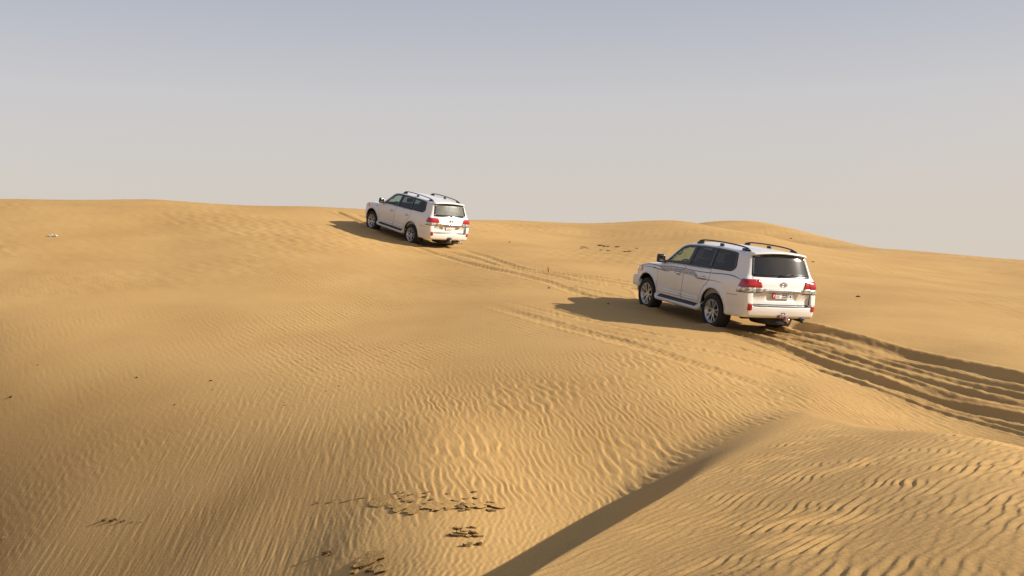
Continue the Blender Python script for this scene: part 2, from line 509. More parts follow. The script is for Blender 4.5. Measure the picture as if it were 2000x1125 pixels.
# low swells in the near hollow, shaded on the side away from the sun
for spx, spy, hh, wx_, wy_ in ((690, 1066, 0.035, 0.40, 0.8), (470, 1030, 0.022, 0.6, 0.9), (330, 990, 0.018, 0.5, 0.7)):
    q_ = hit(spx, spy)
    GZ += hh * np.exp(-((GX - q_[0]) / wx_) ** 2 - ((GY - q_[1]) / wy_) ** 2)
    SWELLS.append((q_[0], q_[1], hh, wx_, wy_))
nr, na = A.shape
idx = np.arange(nr * na).reshape(nr, na)
q = np.stack([idx[:-1, :-1], idx[1:, :-1], idx[1:, 1:], idx[:-1, 1:]], -1).reshape(-1, 4)
q = q[:, ::-1]
cv = np.array([[0, 0, -1.75]])
me = bpy.data.meshes.new('sand_dunes')
nv = nr * na
co = np.concatenate([np.stack([GX, GY, GZ], -1), cv])
me.vertices.add(nv + 1)
me.vertices.foreach_set('co', co.ravel().astype(np.float32))
tri = np.stack([idx[0, :-1], idx[0, 1:], np.full(na - 1, nv)], -1)[:, ::-1]
loops = np.concatenate([q.ravel(), tri.ravel()])
me.loops.add(len(loops))
me.loops.foreach_set('vertex_index', loops.astype(np.int32))
starts = np.concatenate([np.arange(len(q)) * 4, len(q) * 4 + np.arange(len(tri)) * 3])
me.polygons.add(len(starts))
me.polygons.foreach_set('loop_start', starts.astype(np.int32))
me.polygons.foreach_set('use_smooth', np.ones(len(starts), dtype=bool))
me.update(calc_edges=True)
if me.polygons[0].normal.z < 0:
    me.flip_normals()
dunes = bpy.data.objects.new('sand_dunes', me)
COL.objects.link(dunes)
tag(dunes, 'rippled golden sand dunes crossed by tyre ruts', 'sand', kind='structure')

sand = mat('sand', (0.42, 0.27, 0.115), 0.95, spec=0.15)
nt = sand.node_tree
bs = nt.nodes['Principled BSDF']
tc = nt.nodes.new('ShaderNodeTexCoord')
n1 = nt.nodes.new('ShaderNodeTexNoise'); n1.inputs['Scale'].default_value = 0.35; n1.inputs['Detail'].default_value = 5
n2 = nt.nodes.new('ShaderNodeTexNoise'); n2.inputs['Scale'].default_value = 60; n2.inputs['Detail'].default_value = 4
r1 = nt.nodes.new('ShaderNodeValToRGB')
r1.color_ramp.elements[0].position = 0.3; r1.color_ramp.elements[0].color = (0.425, 0.250, 0.088, 1)
r1.color_ramp.elements[1].position = 0.7; r1.color_ramp.elements[1].color = (0.500, 0.307, 0.114, 1)
mx = nt.nodes.new('ShaderNodeMixRGB'); mx.blend_type = 'MULTIPLY'; mx.inputs['Fac'].default_value = 1.0
r2 = nt.nodes.new('ShaderNodeValToRGB')
r2.color_ramp.elements[0].position = 0.3; r2.color_ramp.elements[0].color = (0.88, 0.87, 0.85, 1)
r2.color_ramp.elements[1].position = 0.7; r2.color_ramp.elements[1].color = (1.06, 1.06, 1.06, 1)
for n in (n1, n2):
    nt.links.new(tc.outputs['Object'], n.inputs['Vector'])
nt.links.new(n1.outputs['Fac'], r1.inputs[0])
nt.links.new(n2.outputs['Fac'], r2.inputs[0])
nt.links.new(r1.outputs[0], mx.inputs['Color1'])
nt.links.new(r2.outputs[0], mx.inputs['Color2'])
nt.links.new(mx.outputs[0], bs.inputs['Base Color'])
n3 = nt.nodes.new('ShaderNodeTexNoise'); n3.inputs['Scale'].default_value = 28; n3.inputs['Detail'].default_value = 6
bp = nt.nodes.new('ShaderNodeBump'); bp.inputs['Strength'].default_value = 0.35; bp.inputs['Distance'].default_value = 0.012
nt.links.new(tc.outputs['Object'], n3.inputs['Vector'])
nt.links.new(n3.outputs['Fac'], bp.inputs['Height'])
nt.links.new(bp.outputs[0], bs.inputs['Normal'])
dunes.data.materials.append(sand)

# ---------------------------------------------------------------- materials of the cars
def dusty_paint(name, col, rough):
    m = mat(name, col, rough, coat=0.35)
    nt = m.node_tree
    b = nt.nodes['Principled BSDF']
    tc = nt.nodes.new('ShaderNodeTexCoord')
    sep = nt.nodes.new('ShaderNodeSeparateXYZ')
    n = nt.nodes.new('ShaderNodeTexNoise'); n.inputs['Scale'].default_value = 3.0; n.inputs['Detail'].default_value = 6
    ad = nt.nodes.new('ShaderNodeMath'); ad.operation = 'MULTIPLY_ADD'
    ad.inputs[1].default_value = 0.7; 
    mr = nt.nodes.new('ShaderNodeMapRange')
    mr.inputs['From Min'].default_value = 1.45; mr.inputs['From Max'].default_value = 0.55
    mr.inputs['To Min'].default_value = 0.0; mr.inputs['To Max'].default_value = 0.42
    mix = nt.nodes.new('ShaderNodeMixRGB')
    mix.inputs['Color1'].default_value = (*col, 1); mix.inputs['Color2'].default_value = (0.52, 0.40, 0.25, 1)
    nt.links.new(tc.outputs['Object'], sep.inputs[0]); nt.links.new(tc.outputs['Object'], n.inputs['Vector'])
    nt.links.new(n.outputs['Fac'], ad.inputs[0]); nt.links.new(sep.outputs['Z'], ad.inputs[2])
    nt.links.new(ad.outputs[0], mr.inputs['Value']); nt.links.new(mr.outputs[0], mix.inputs['Fac'])
    nt.links.new(mix.outputs[0], b.inputs['Base Color'])
    rr = nt.nodes.new('ShaderNodeMapRange'); rr.inputs['To Min'].default_value = rough; rr.inputs['To Max'].default_value = rough + 0.35
    nt.links.new(mr.outputs[0], rr.inputs['Value']); nt.links.new(rr.outputs[0], b.inputs['Roughness'])
    return m

def glass(name, tint, dust=0.05, rough=0.03, refl=1.0, dust_col=(0.5, 0.44, 0.36)):
    m = bpy.data.materials.new(name)
    m.use_nodes = True
    nt = m.node_tree
    nt.nodes.clear()
    out = nt.nodes.new('ShaderNodeOutputMaterial')
    tr = nt.nodes.new('ShaderNodeBsdfTransparent'); tr.inputs[0].default_value = (*tint, 1)
    gl = nt.nodes.new('ShaderNodeBsdfGlossy'); gl.inputs['Roughness'].default_value = rough
    gl.inputs['Color'].default_value = (refl, refl, refl, 1)
    df = nt.nodes.new('ShaderNodeBsdfDiffuse'); df.inputs[0].default_value = (*dust_col, 1)
    # reflectance of a thin pane, the same from both sides
    ge = nt.nodes.new('ShaderNodeNewGeometry')
    dt = nt.nodes.new('ShaderNodeVectorMath'); dt.operation = 'DOT_PRODUCT'
    nt.links.new(ge.outputs['Normal'], dt.inputs[0]); nt.links.new(ge.outputs['Incoming'], dt.inputs[1])
    last = dt.outputs['Value']
    for op, val in (('ABSOLUTE', 0), ('SUBTRACT', 1), ('POWER', 5), ('MULTIPLY', 0.95), ('ADD', 0.05)):
        mt = nt.nodes.new('ShaderNodeMath'); mt.operation = op
        if op == 'SUBTRACT':
            mt.inputs[0].default_value = 1.0; nt.links.new(last, mt.inputs[1])
        else:
            nt.links.new(last, mt.inputs[0]); mt.inputs[1].default_value = val
        last = mt.outputs[0]
    m1 = nt.nodes.new('ShaderNodeMixShader'); m2 = nt.nodes.new('ShaderNodeMixShader')
    n = nt.nodes.new('ShaderNodeTexNoise'); n.inputs['Scale'].default_value = 4.0; n.inputs['Detail'].default_value = 6
    tc = nt.nodes.new('ShaderNodeTexCoord')
    mr = nt.nodes.new('ShaderNodeMapRange'); mr.inputs['To Min'].default_value = dust * 0.5; mr.inputs['To Max'].default_value = dust * 1.5
    nt.links.new(tc.outputs['Object'], n.inputs['Vector']); nt.links.new(n.outputs['Fac'], mr.inputs['Value'])
    nt.links.new(mr.outputs[0], m1.inputs[0])
    nt.links.new(tr.outputs[0], m1.inputs[1]); nt.links.new(df.outputs[0], m1.inputs[2])
    nt.links.new(last, m2.inputs[0])
    nt.links.new(m1.outputs[0], m2.inputs[1]); nt.links.new(gl.outputs[0], m2.inputs[2])
    nt.links.new(m2.outputs[0], out.inputs[0])
    return m

M_WHITE = dusty_paint('white_paint', (0.70, 0.68, 0.645), 0.28)
M_BLACK = mat('black_plastic', (0.012, 0.012, 0.013), 0.45)
M_TRIM = mat('black_gloss_trim', (0.006, 0.006, 0.007), 0.18)
M_DARK = noise_color(mat('dark_underbody', (0.02, 0.018, 0.015), 0.8), (0.012, 0.011, 0.010), (0.05, 0.04, 0.028), 5)
M_RUBBER = noise_color(mat('tyre_rubber', (0.02, 0.02, 0.02), 0.85), (0.008, 0.008, 0.008), (0.030, 0.025, 0.018), 6, lo=0.45, hi=0.85)
M_ALLOY = noise_color(mat('alloy_wheel', (0.55, 0.55, 0.55), 0.35, 0.85), (0.50, 0.50, 0.50), (0.36, 0.33, 0.29), 7)
M_CHROME = mat('chrome', (0.72, 0.71, 0.69), 0.14, 1.0)
M_RED = mat('red_lamp_lens', (0.33, 0.006, 0.008), 0.12, coat=0.6)
M_DRED = mat('red_reflector', (0.30, 0.008, 0.010), 0.25, coat=0.3)
M_CLEAR = noise_color(mat('clear_lamp_lens', (0.4, 0.4, 0.4), 0.12, 0.5, coat=0.6), (0.30, 0.29, 0.28), (0.66, 0.65, 0.63), 14, detail=1, lo=0.4, hi=0.6)
M_AMBER = mat('amber_lamp_lens', (0.75, 0.22, 0.04), 0.15, coat=0.6)
M_SEAM = mat('panel_gap', (0.03, 0.03, 0.03), 0.8)  # flat dark ribbons that carry the shade of the panel gaps
M_LINING = mat('cabin_lining', (0.30, 0.28, 0.24), 0.85)
M_SEAT = noise_color(mat('seat_fabric', (0.2, 0.18, 0.15), 0.85), (0.19, 0.17, 0.14), (0.25, 0.22, 0.18), 8)
M_DECAL = mat('dark_decal', (0.035, 0.037, 0.045), 0.4)
M_DECAL2 = noise_color(mat('grey_decal', (0.14, 0.14, 0.15), 0.45), (0.17, 0.17, 0.175), (0.46, 0.45, 0.44), 34, detail=3, lo=0.34, hi=0.58)
M_PLATE = mat('plate_white', (0.78, 0.78, 0.76), 0.4)
M_PLATER = mat('plate_red', (0.55, 0.02, 0.03), 0.4)
M_INK = mat('plate_black', (0.01, 0.01, 0.01), 0.5)
M_GREYINK = mat('plate_grey', (0.25, 0.25, 0.25), 0.5)
M_RUST = noise_color(mat('rusty_hitch', (0.3, 0.14, 0.11), 0.6, 0.2), (0.42, 0.22, 0.19), (0.10, 0.05, 0.04), 14)
M_GLASS = glass('clear_side_glass', (0.62, 0.74, 0.66), 0.03, 0.02)
M_TINT = glass('black_tinted_glass', (0.035, 0.035, 0.04), 0.018, 0.03)
M_TINT2 = glass('smoked_glass', (0.26, 0.29, 0.28), 0.02, 0.02)
M_RGLASS = glass('dusty_dark_rear_glass', (0.03, 0.032, 0.03), 0.022, 0.075, 1.0)
M_RGLASS2 = glass('pale_rear_glass', (0.62, 0.72, 0.62), 0.16, 0.10, 1.0, (0.62, 0.62, 0.52))  # pale film colour stands in for the bright cabin and reflections

# ---------------------------------------------------------------- shape of the car body
# x forward, y left, z up, metres; origin on the ground midway between the axles
def curve(pts, sig=0.03):
    p = np.array(sorted(pts))
    t = np.arange(p[0, 0], p[-1, 0] + 0.005, 0.005)
    v = np.interp(t, p[:, 0], p[:, 1])
    if sig:
        k = np.exp(-0.5 * (np.arange(-int(4 * sig / .005), int(4 * sig / .005) + 1) * .005 / sig) ** 2)
        k /= k.sum()
        n = len(k) // 2
        # extend linearly so that the ends keep their slope
        vp = np.concatenate([v[0] + (v[0] - v[1]) * np.arange(n, 0, -1), v, v[-1] + (v[-1] - v[-2]) * np.arange(1, n + 1)])
        v = np.convolve(vp, k, 'valid')
    return lambda q: np.interp(q, t, v)

TOP = [(-2.8, 1.70), (-2.45, 1.80), (-2.3, 1.822), (-2.0, 1.842), (-1.4, 1.858), (-0.8, 1.858), (-0.35, 1.848), (0.0, 1.828), (0.2, 1.800), (0.36, 1.752),
       (1.02, 1.262), (1.10, 1.240), (1.3, 1.222), (1.7, 1.185), (2.0, 1.130), (2.15, 1.085), (2.28, 1.00), (2.4, 0.88)]
c_top = curve(TOP, 0.05)
c_crown = curve([(-3, .11), (0.1, .11), (1.0, .07), (3, .085)], 0.1)
c_side = curve([(0.2, .905), (0.34, .915), (0.45, .925), (0.60, .930), (0.70, .945), (0.85, .955), (1.0, .958), (1.1, .955), (1.18, .945), (1.25, .925),
                (1.33, .893), (1.55, .832), (1.77, .764), (1.9, .72)], 0.025)
c_tap = curve([(-2.75, .085), (-2.6, .048), (-2.4, .028), (-2.0, .008), (-1.5, 0), (1.5, 0), (1.8, .02), (2.1, .07), (2.35, .16)], 0.08)
c_gtap = curve([(-3, .04), (-2.3, .02), (-1.0, 0), (0.2, .0), (0.8, .02), (1.1, .03), (2.4, .03)], 0.1)
c_rear = curve([(0.3, -2.50), (0.42, -2.575), (0.50, -2.625), (0.60, -2.648), (0.70, -2.650), (0.85, -2.628), (1.0, -2.615), (1.15, -2.605), (1.25, -2.585),
                (1.30, -2.556), (1.35, -2.534), (1.78, -2.352), (1.9, -2.30)], 0.018)
c_front = curve([(0.3, 2.22), (0.45, 2.29), (0.6, 2.31), (0.75, 2.305), (0.95, 2.28), (1.1, 2.22), (1.3, 2.1), (1.9, 1.9)], 0.03)
c_bot = curve([(-2.75, .50), (-2.6, .445), (-2.3, .42), (-1.9, .40), (-0.95, .36), (0.95, .36), (1.9, .40), (2.35, .46)], 0.05)
WB, WR = 1.425, 0.40
ARCH = ((WB, 0.44, 0.475), (-WB, 0.44, 0.475))

def smax(a, b, k):
    h = np.clip(0.5 + 0.5 * (a - b) / k, 0, 1)
    return b * (1 - h) + a * h + k * h * (1 - h)

def body_f(x, y, z, carve=True):
    """signed distance (roughly) to the outer skin of the body"""
    x, y, z = np.broadcast_arrays(x, np.abs(y), z)
    flare = 0
    for ax, az, ar in ARCH:
        r = np.hypot(x - ax, z - az)
        flare = flare + 0.026 * np.exp(-((r - ar - 0.02) / 0.075) ** 2) * (z > 0.2)
    w = c_side(z) - c_tap(x) - c_gtap(x) * sstep(1.2, 1.5, z) + flare
    side = (y - w) * 0.95
    xe = x + 0.11 * y * y
    sl = (c_top(xe + 0.01) - c_top(xe - 0.01)) / 0.02
    roof = (z - c_top(xe) + c_crown(x) * y * y) / np.sqrt(1 + sl * sl)
    inset = 0.085 * sstep(0.685, 0.705, z) * (1 - sstep(0.80, 1.06, z)) * (1 - sstep(0.70, 0.76, y))
    dent = 0.022 * sstep(0.80, 0.83, z) * (1 - sstep(0.985, 1.0, z)) * (1 - sstep(0.34, 0.42, y))
    rear = (c_rear(z) + (0.045 + 0.060 * sstep(1.15, 1.34, z)) * (y / 0.85) ** 2.6 + inset + dent - x) * 0.93
    front = x - c_front(z) + 0.20 * (y / 0.9) ** 2.6
    f = smax(side, roof, 0.10)
    f = smax(f, rear, 0.075)
    f = smax(f, front, 0.10)
    f = smax(f, (c_bot(x) - z), 0.05)
    if carve:
        for ax, az, ar in ARCH:
            f = np.maximum(f, -np.maximum(np.hypot(x - ax, z - az) - ar, 0.55 - y))
    return f

def grad_f(fn, p, e=0.004):
    g = np.stack([fn(*(p + d).T) - fn(*(p - d).T) for d in np.eye(3) * e], -1)
    return g / (np.linalg.norm(g, axis=1, keepdims=True) + 1e-9)

def surface_nets(fn, lo, hi, h):
    ax = [np.arange(a, b + h, h) for a, b in zip(lo, hi)]
    V = fn(ax[0][:, None, None], ax[1][None, :, None], ax[2][None, None, :])
    S = V < 0
    nx, ny, nz = V.shape
    c = [S[i:nx - 1 + i, j:ny - 1 + j, k:nz - 1 + k] for i in (0, 1) for j in (0, 1) for k in (0, 1)]
    n_in = sum(a.astype(np.int8) for a in c)
    cells = np.argwhere((n_in > 0) & (n_in < 8))
    ids = -np.ones((nx - 1, ny - 1, nz - 1), int)
    ids[tuple(cells.T)] = np.arange(len(cells))
    acc = np.zeros((len(cells), 3)); cnt = np.zeros(len(cells))
    corners = np.array([(i, j, k) for i in (0, 1) for j in (0, 1) for k in (0, 1)])
    val = np.stack([V[tuple((cells + o).T)] for o in corners], -1)
    for a in range(8):
        for b in range(a + 1, 8):
            if np.abs(corners[a] - corners[b]).sum() == 1:
                va, vb = val[:, a], val[:, b]
                m = (va < 0) != (vb < 0)
                t = va[m] / (va[m] - vb[m])
                acc[m] += corners[a] + t[:, None] * (corners[b] - corners[a])
                cnt[m] += 1
    P_ = (cells + acc / cnt[:, None]) * h + np.array([a[0] for a in ax])
    faces = []
    for d in range(3):
        e1, e2 = [(1, 2), (2, 0), (0, 1)][d]
        sl0 = [slice(1, -1)] * 3; sl1 = [slice(1, -1)] * 3
        sl0[d] = slice(0, -1); sl1[d] = slice(1, None)
        A_, B_ = S[tuple(sl0)], S[tuple(sl1)]
        for flip, mm in ((False, A_ & ~B_), (True, ~A_ & B_)):
            e = np.argwhere(mm)
            off = np.ones(3, int); off[d] = 0
            e = e + off
            quad = []
            for s1, s2 in ((-1, -1), (0, -1), (0, 0), (-1, 0)):
                o = np.zeros(3, int); o[e1] = s1; o[e2] = s2
                quad.append(ids[tuple((e + o).T)])
            qd = np.stack(quad, -1)
            faces.append(qd[:, ::-1] if flip else qd)
    return P_, np.concatenate(faces)

def submesh(name, V, Fc, sel, material, parent):
    f = Fc[sel]
    used, inv = np.unique(f, return_inverse=True)
    return mesh_obj(name, V[used], inv.reshape(f.shape).tolist(), material, parent)

def in_poly(poly, u, v):
    poly = np.array(poly)
    res = np.zeros(u.shape, bool)
    j = len(poly) - 1
    for i in range(len(poly)):
        xi, yi = poly[i]; xj, yj = poly[j]
        c = ((yi > v) != (yj > v)) & (u < (xj - xi) * (v - yi) / (yj - yi + 1e-12) + xi)
        res ^= c
        j = i
    return res

def dens(poly, step=0.035):
    p = np.array(poly, float)
    out = []
    for a, b in zip(p, np.roll(p, -1, 0)):
        n = max(1, int(np.hypot(*(b - a)) / step))
        out += [a + (b - a) * t for t in np.linspace(0, 1, n, endpoint=False)]
    return np.array(out)

def round_poly(poly, rad=0.04, n=4):
    """cut the corners of a polygon with small arcs"""
    p = np.array(poly, float)
    out = []
    for i in range(len(p)):
        a, b, c = p[i - 1], p[i], p[(i + 1) % len(p)]
        u, v = a - b, c - b
        r1 = min(rad, 0.45 * np.hypot(*u)); r2 = min(rad, 0.45 * np.hypot(*v))
        s, e = b + u / np.hypot(*u) * r1, b + v / np.hypot(*v) * r2
        for t in np.linspace(0, 1, n + 1):
            out.append((1 - t) ** 2 * s + 2 * t * (1 - t) * b + t * t * e)
    return np.array(out)

def shrink(poly, d):
    p = np.array(poly, float)
    area = 0.5 * np.sum(p[:, 0] * np.roll(p[:, 1], -1) - np.roll(p[:, 0], -1) * p[:, 1])
    s = 1 if area > 0 else -1
    t1 = p - np.roll(p, 1, 0); t2 = np.roll(p, -1, 0) - p
    t1 /= np.linalg.norm(t1, axis=1, keepdims=True) + 1e-9; t2 /= np.linalg.norm(t2, axis=1, keepdims=True) + 1e-9
    n = np.stack([-(t1 + t2)[:, 1], (t1 + t2)[:, 0]], -1)
    n /= np.linalg.norm(n, axis=1, keepdims=True) + 1e-9
    return p + s * n * d

# viewing frames for patches on the skin: ray start offset direction, horizontal axis
FR = {'side': (np.array([0, 1, 0.]), np.array([1., 0, 0])), 'rear': (np.array([-1., 0, 0]), np.array([0, 1., 0])),
      'corner': (np.array([-.7071, .7071, 0]), np.array([.7071, .7071, 0])), 'top': (np.array([0, 0, 1.]), np.array([1., 0, 0])),
      'nose': (np.array([.7071, .7071, 0]), np.array([.7071, -.7071, 0])), 'front': (np.array([1., 0, 0]), np.array([0, 1., 0]))}

def skin_points(frame, uvp, carve=False):
    d, u = FR[frame]
    v = np.array([0, 1., 0]) if frame == 'top' else np.array([0, 0, 1.])
    base = uvp[:, :1] * u + uvp[:, 1:] * v
    p = base + d * 3.6
    fn = lambda a, b, c: body_f(a, b, c, carve)
    for _ in range(46):
        p = p - d * np.minimum(fn(*p.T)[:, None], 0.8) * 0.9
    return p, grad_f(fn, p)

def patch(name, frame, poly, off, thick, material, parent, hole=None, mirror=False, step=0.045, both=False):
    """a piece of sheet lying on the skin of the body, cut to an outline, with edges of its own"""
    poly = dens(poly, step)
    n = len(poly)
    pts2 = [Vector(p) for p in poly]
    edges = [(i, (i + 1) % n) for i in range(n)]
    if hole is not None:
        hp = dens(hole, step)
        m = len(hp)
        pts2 += [Vector(p) for p in hp]
        edges += [(n + i, n + (i + 1) % m) for i in range(m)]
    lo, hi = poly.min(0), poly.max(0)
    gx, gy = np.meshgrid(np.arange(lo[0] + step / 2, hi[0], step), np.arange(lo[1] + step / 2, hi[1], step))
    g = np.stack([gx.ravel(), gy.ravel()], -1)
    keep = in_poly(shrink(poly, step * 0.35), g[:, 0], g[:, 1])
    if hole is not None:
        keep &= ~in_poly(shrink(hp, -step * 0.35), g[:, 0], g[:, 1])
    pts2 += [Vector(p) for p in g[keep]]
    vo, eo, fo, *_ = delaunay_2d_cdt(pts2, edges, [], 1 if hole is None else 2, 1e-6)
    vo = np.array([(v.x, v.y) for v in vo])
    fo = np.array([f for f in fo if len(f) == 3])
    if hole is not None:
        c = vo[fo].mean(1)
        fo = fo[in_poly(poly, c[:, 0], c[:, 1]) & ~in_poly(hp, c[:, 0], c[:, 1])]
    p, nrm = skin_points(frame, vo)
    top = p + nrm * off
    # orient outwards
    a = top[fo]
    fn = np.cross(a[:, 1] - a[:, 0], a[:, 2] - a[:, 0])
    if (fn * nrm[fo[:, 0]]).sum() < 0:
        fo = fo[:, ::-1]
    faces = fo.tolist()
    verts = top.tolist()
    if thick:
        cnt = {}
        for f in faces:
            for i in range(3):
                e = (f[i], f[(i + 1) % 3])
                cnt[e] = 1
        bd = [e for e in cnt if (e[1], e[0]) not in cnt]
        mp = {}
        for e in bd:
            for v in e:
                if v not in mp:
                    mp[v] = len(verts)
                    verts.append((top[v] - nrm[v] * thick).tolist())
        faces += [(e[1], e[0], mp[e[0]], mp[e[1]]) for e in bd]
    if mirror:
        verts = [(v[0], -v[1], v[2]) for v in verts]
        faces = [tuple(reversed(f)) for f in faces]
    o = mesh_obj(name, verts, faces, material, parent)
    me = o.data
    if thick:
        # keep the rim crisp
        sm = np.ones(len(me.polygons), bool)
        sm[len(fo):] = False
        me.polygons.foreach_set('use_smooth', sm)
    return o

def ribbon(pl, w):
    """2D polyline with width -> closed polygon; w may vary along the line"""
    p = np.array(pl, float)
    w = np.broadcast_to(np.array(w, float), (len(p),))
    t = np.gradient(p, axis=0)
    t /= np.linalg.norm(t, axis=1, keepdims=True)
    n = np.stack([-t[:, 1], t[:, 0]], -1) * (w / 2)[:, None]
    return np.concatenate([p + n, (p - n)[::-1]])

def tube(name, path, rad, material, parent, seg=10, flat=1.0, cap=True):
    path = np.array(path, float)
    rad = np.broadcast_to(np.array(rad, float), (len(path),))
    t = np.gradient(path, axis=0); t /= np.linalg.norm(t, axis=1, keepdims=True) + 1e-9
    V, Fs = [], []
    for i, (c, d) in enumerate(zip(path, t)):
        up = np.array([0, 0, 1.]) if abs(d[2]) < 0.9 else np.array([1., 0, 0])
        s = np.cross(d, up); s /= np.linalg.norm(s); u = np.cross(s, d)
        for k in range(seg):
            a = 2 * math.pi * k / seg
            V.append(c + rad[i] * (math.cos(a) * s + flat * math.sin(a) * u))
    for i in range(len(path) - 1):
        for k in range(seg):
            a, b = i * seg + k, i * seg + (k + 1) % seg
            Fs.append((a, b, b + seg, a + seg))
    if cap:
        Fs.append(tuple(range(seg))[::-1]); Fs.append(tuple((len(path) - 1) * seg + k for k in range(seg)))
    return mesh_obj(name, V, Fs, material, parent)

def lathe(prof, seg=48, axis='y', lug=None):
    """profile of (radius, lateral) pairs turned round the y axis"""
    V, Fs = [], []
    for k in range(seg):
        a = 2 * math.pi * k / seg
        for i, (r, w) in enumerate(prof):
            rr = r
            if lug and i in lug:
                rr = r - 0.010 * (k % 2)
            V.append((rr * math.cos(a), w, rr * math.sin(a)))
    n = len(prof)
    for k in range(seg):
        for i in range(n - 1):
            a, b = k * n + i, ((k + 1) % seg) * n + i
            Fs.append((a, a + 1, b + 1, b))
    return V, Fs

def rbox(name, lo, hi, bev, material, parent, seg=2, fn=None):
    bm = bmesh.new()
    bmesh.ops.create_cube(bm, size=1)
    lo, hi = Vector(lo), Vector(hi)
    for v in bm.verts:
        v.co = Vector([(lo[i] + hi[i]) / 2 + v.co[i] * (hi[i] - lo[i]) for i in range(3)])
    if fn:
        bmesh.ops.subdivide_edges(bm, edges=bm.edges[:], cuts=3, use_grid_fill=True)
    if bev:
        sharp = [e for e in bm.edges if len(e.link_faces) == 2 and e.calc_face_angle(0) > 0.5]
        bmesh.ops.bevel(bm, geom=sharp, offset=bev, segments=seg, affect='EDGES', profile=0.6)
    if fn:
        for v in bm.verts:
            v.co = fn(v.co)
    me = bpy.data.meshes.new(name)
    bm.to_mesh(me); bm.free()
    me.polygons.foreach_set('use_smooth', np.ones(len(me.polygons), bool))
    me.materials.append(material)
    o = bpy.data.objects.new(name, me)
    COL.objects.link(o)
    o.parent = parent
    return o

def text_mesh(name, body, size, width, material, parent, origin, right, up, off=0.0, bold=0.0, align='CENTER'):
    """flat raised lettering; origin is the centre of the writing"""
    cu = bpy.data.curves.new(name, 'FONT')
    cu.body = body; cu.size = size; cu.align_x = align; cu.align_y = 'CENTER'
    cu.extrude = 0.0015; cu.offset = bold
    to = bpy.data.objects.new(name, cu)
    COL.objects.link(to)
    dg = bpy.context.evaluated_depsgraph_get()
    me = bpy.data.meshes.new_from_object(to.evaluated_get(dg))
    bpy.data.objects.remove(to)
    c = np.array([v.co for v in me.vertices])
    if len(c) == 0:
        return None
    c[:, :2] -= (c[:, :2].max(0) + c[:, :2].min(0)) / 2
    if width:
        c[:, 0] *= width / (c[:, 0].max() - c[:, 0].min())
    right, up = Vector(right).normalized(), Vector(up).normalized()
    nrm = right.cross(up)
    for v, q in zip(me.vertices, c):
        v.co = Vector(origin) + right * q[0] + up * q[1] + nrm * (q[2] + off)
    me.materials.clear(); me.materials.append(material)
    o = bpy.data.objects.new(name, me)
    COL.objects.link(o); o.parent = parent
    return o

def copy_tree(o, parent):
    c = o.copy()
    COL.objects.link(c)
    c.parent = parent
    for ch in list(o.children):
        copy_tree(ch, c)
    return c

# outlines on the body
DLO = round_poly([(0.70, 1.258), (0.42, 1.500), (0.16, 1.690), (-0.04, 1.735), (-0.6, 1.765), (-1.2, 1.772), (-1.75, 1.758), (-1.96, 1.735), (-2.05, 1.42), (-1.93, 1.335), (-1.2, 1.312), (-0.2, 1.285)], 0.06)
HOLE_S = shrink(DLO, 0.05)
RWIN = round_poly([(-0.745, 1.300), (0.745, 1.300), (0.655, 1.775), (-0.655, 1.775)], 0.05)
HOLE_R = shrink(RWIN, 0.06)
WSCR = [(-0.10, 0.60), (0.93, 0.72), (0.97, 0.4), (0.99, 0.0), (0.97, -0.4), (0.93, -0.72), (-0.10, -0.60), (0.0, 0)]

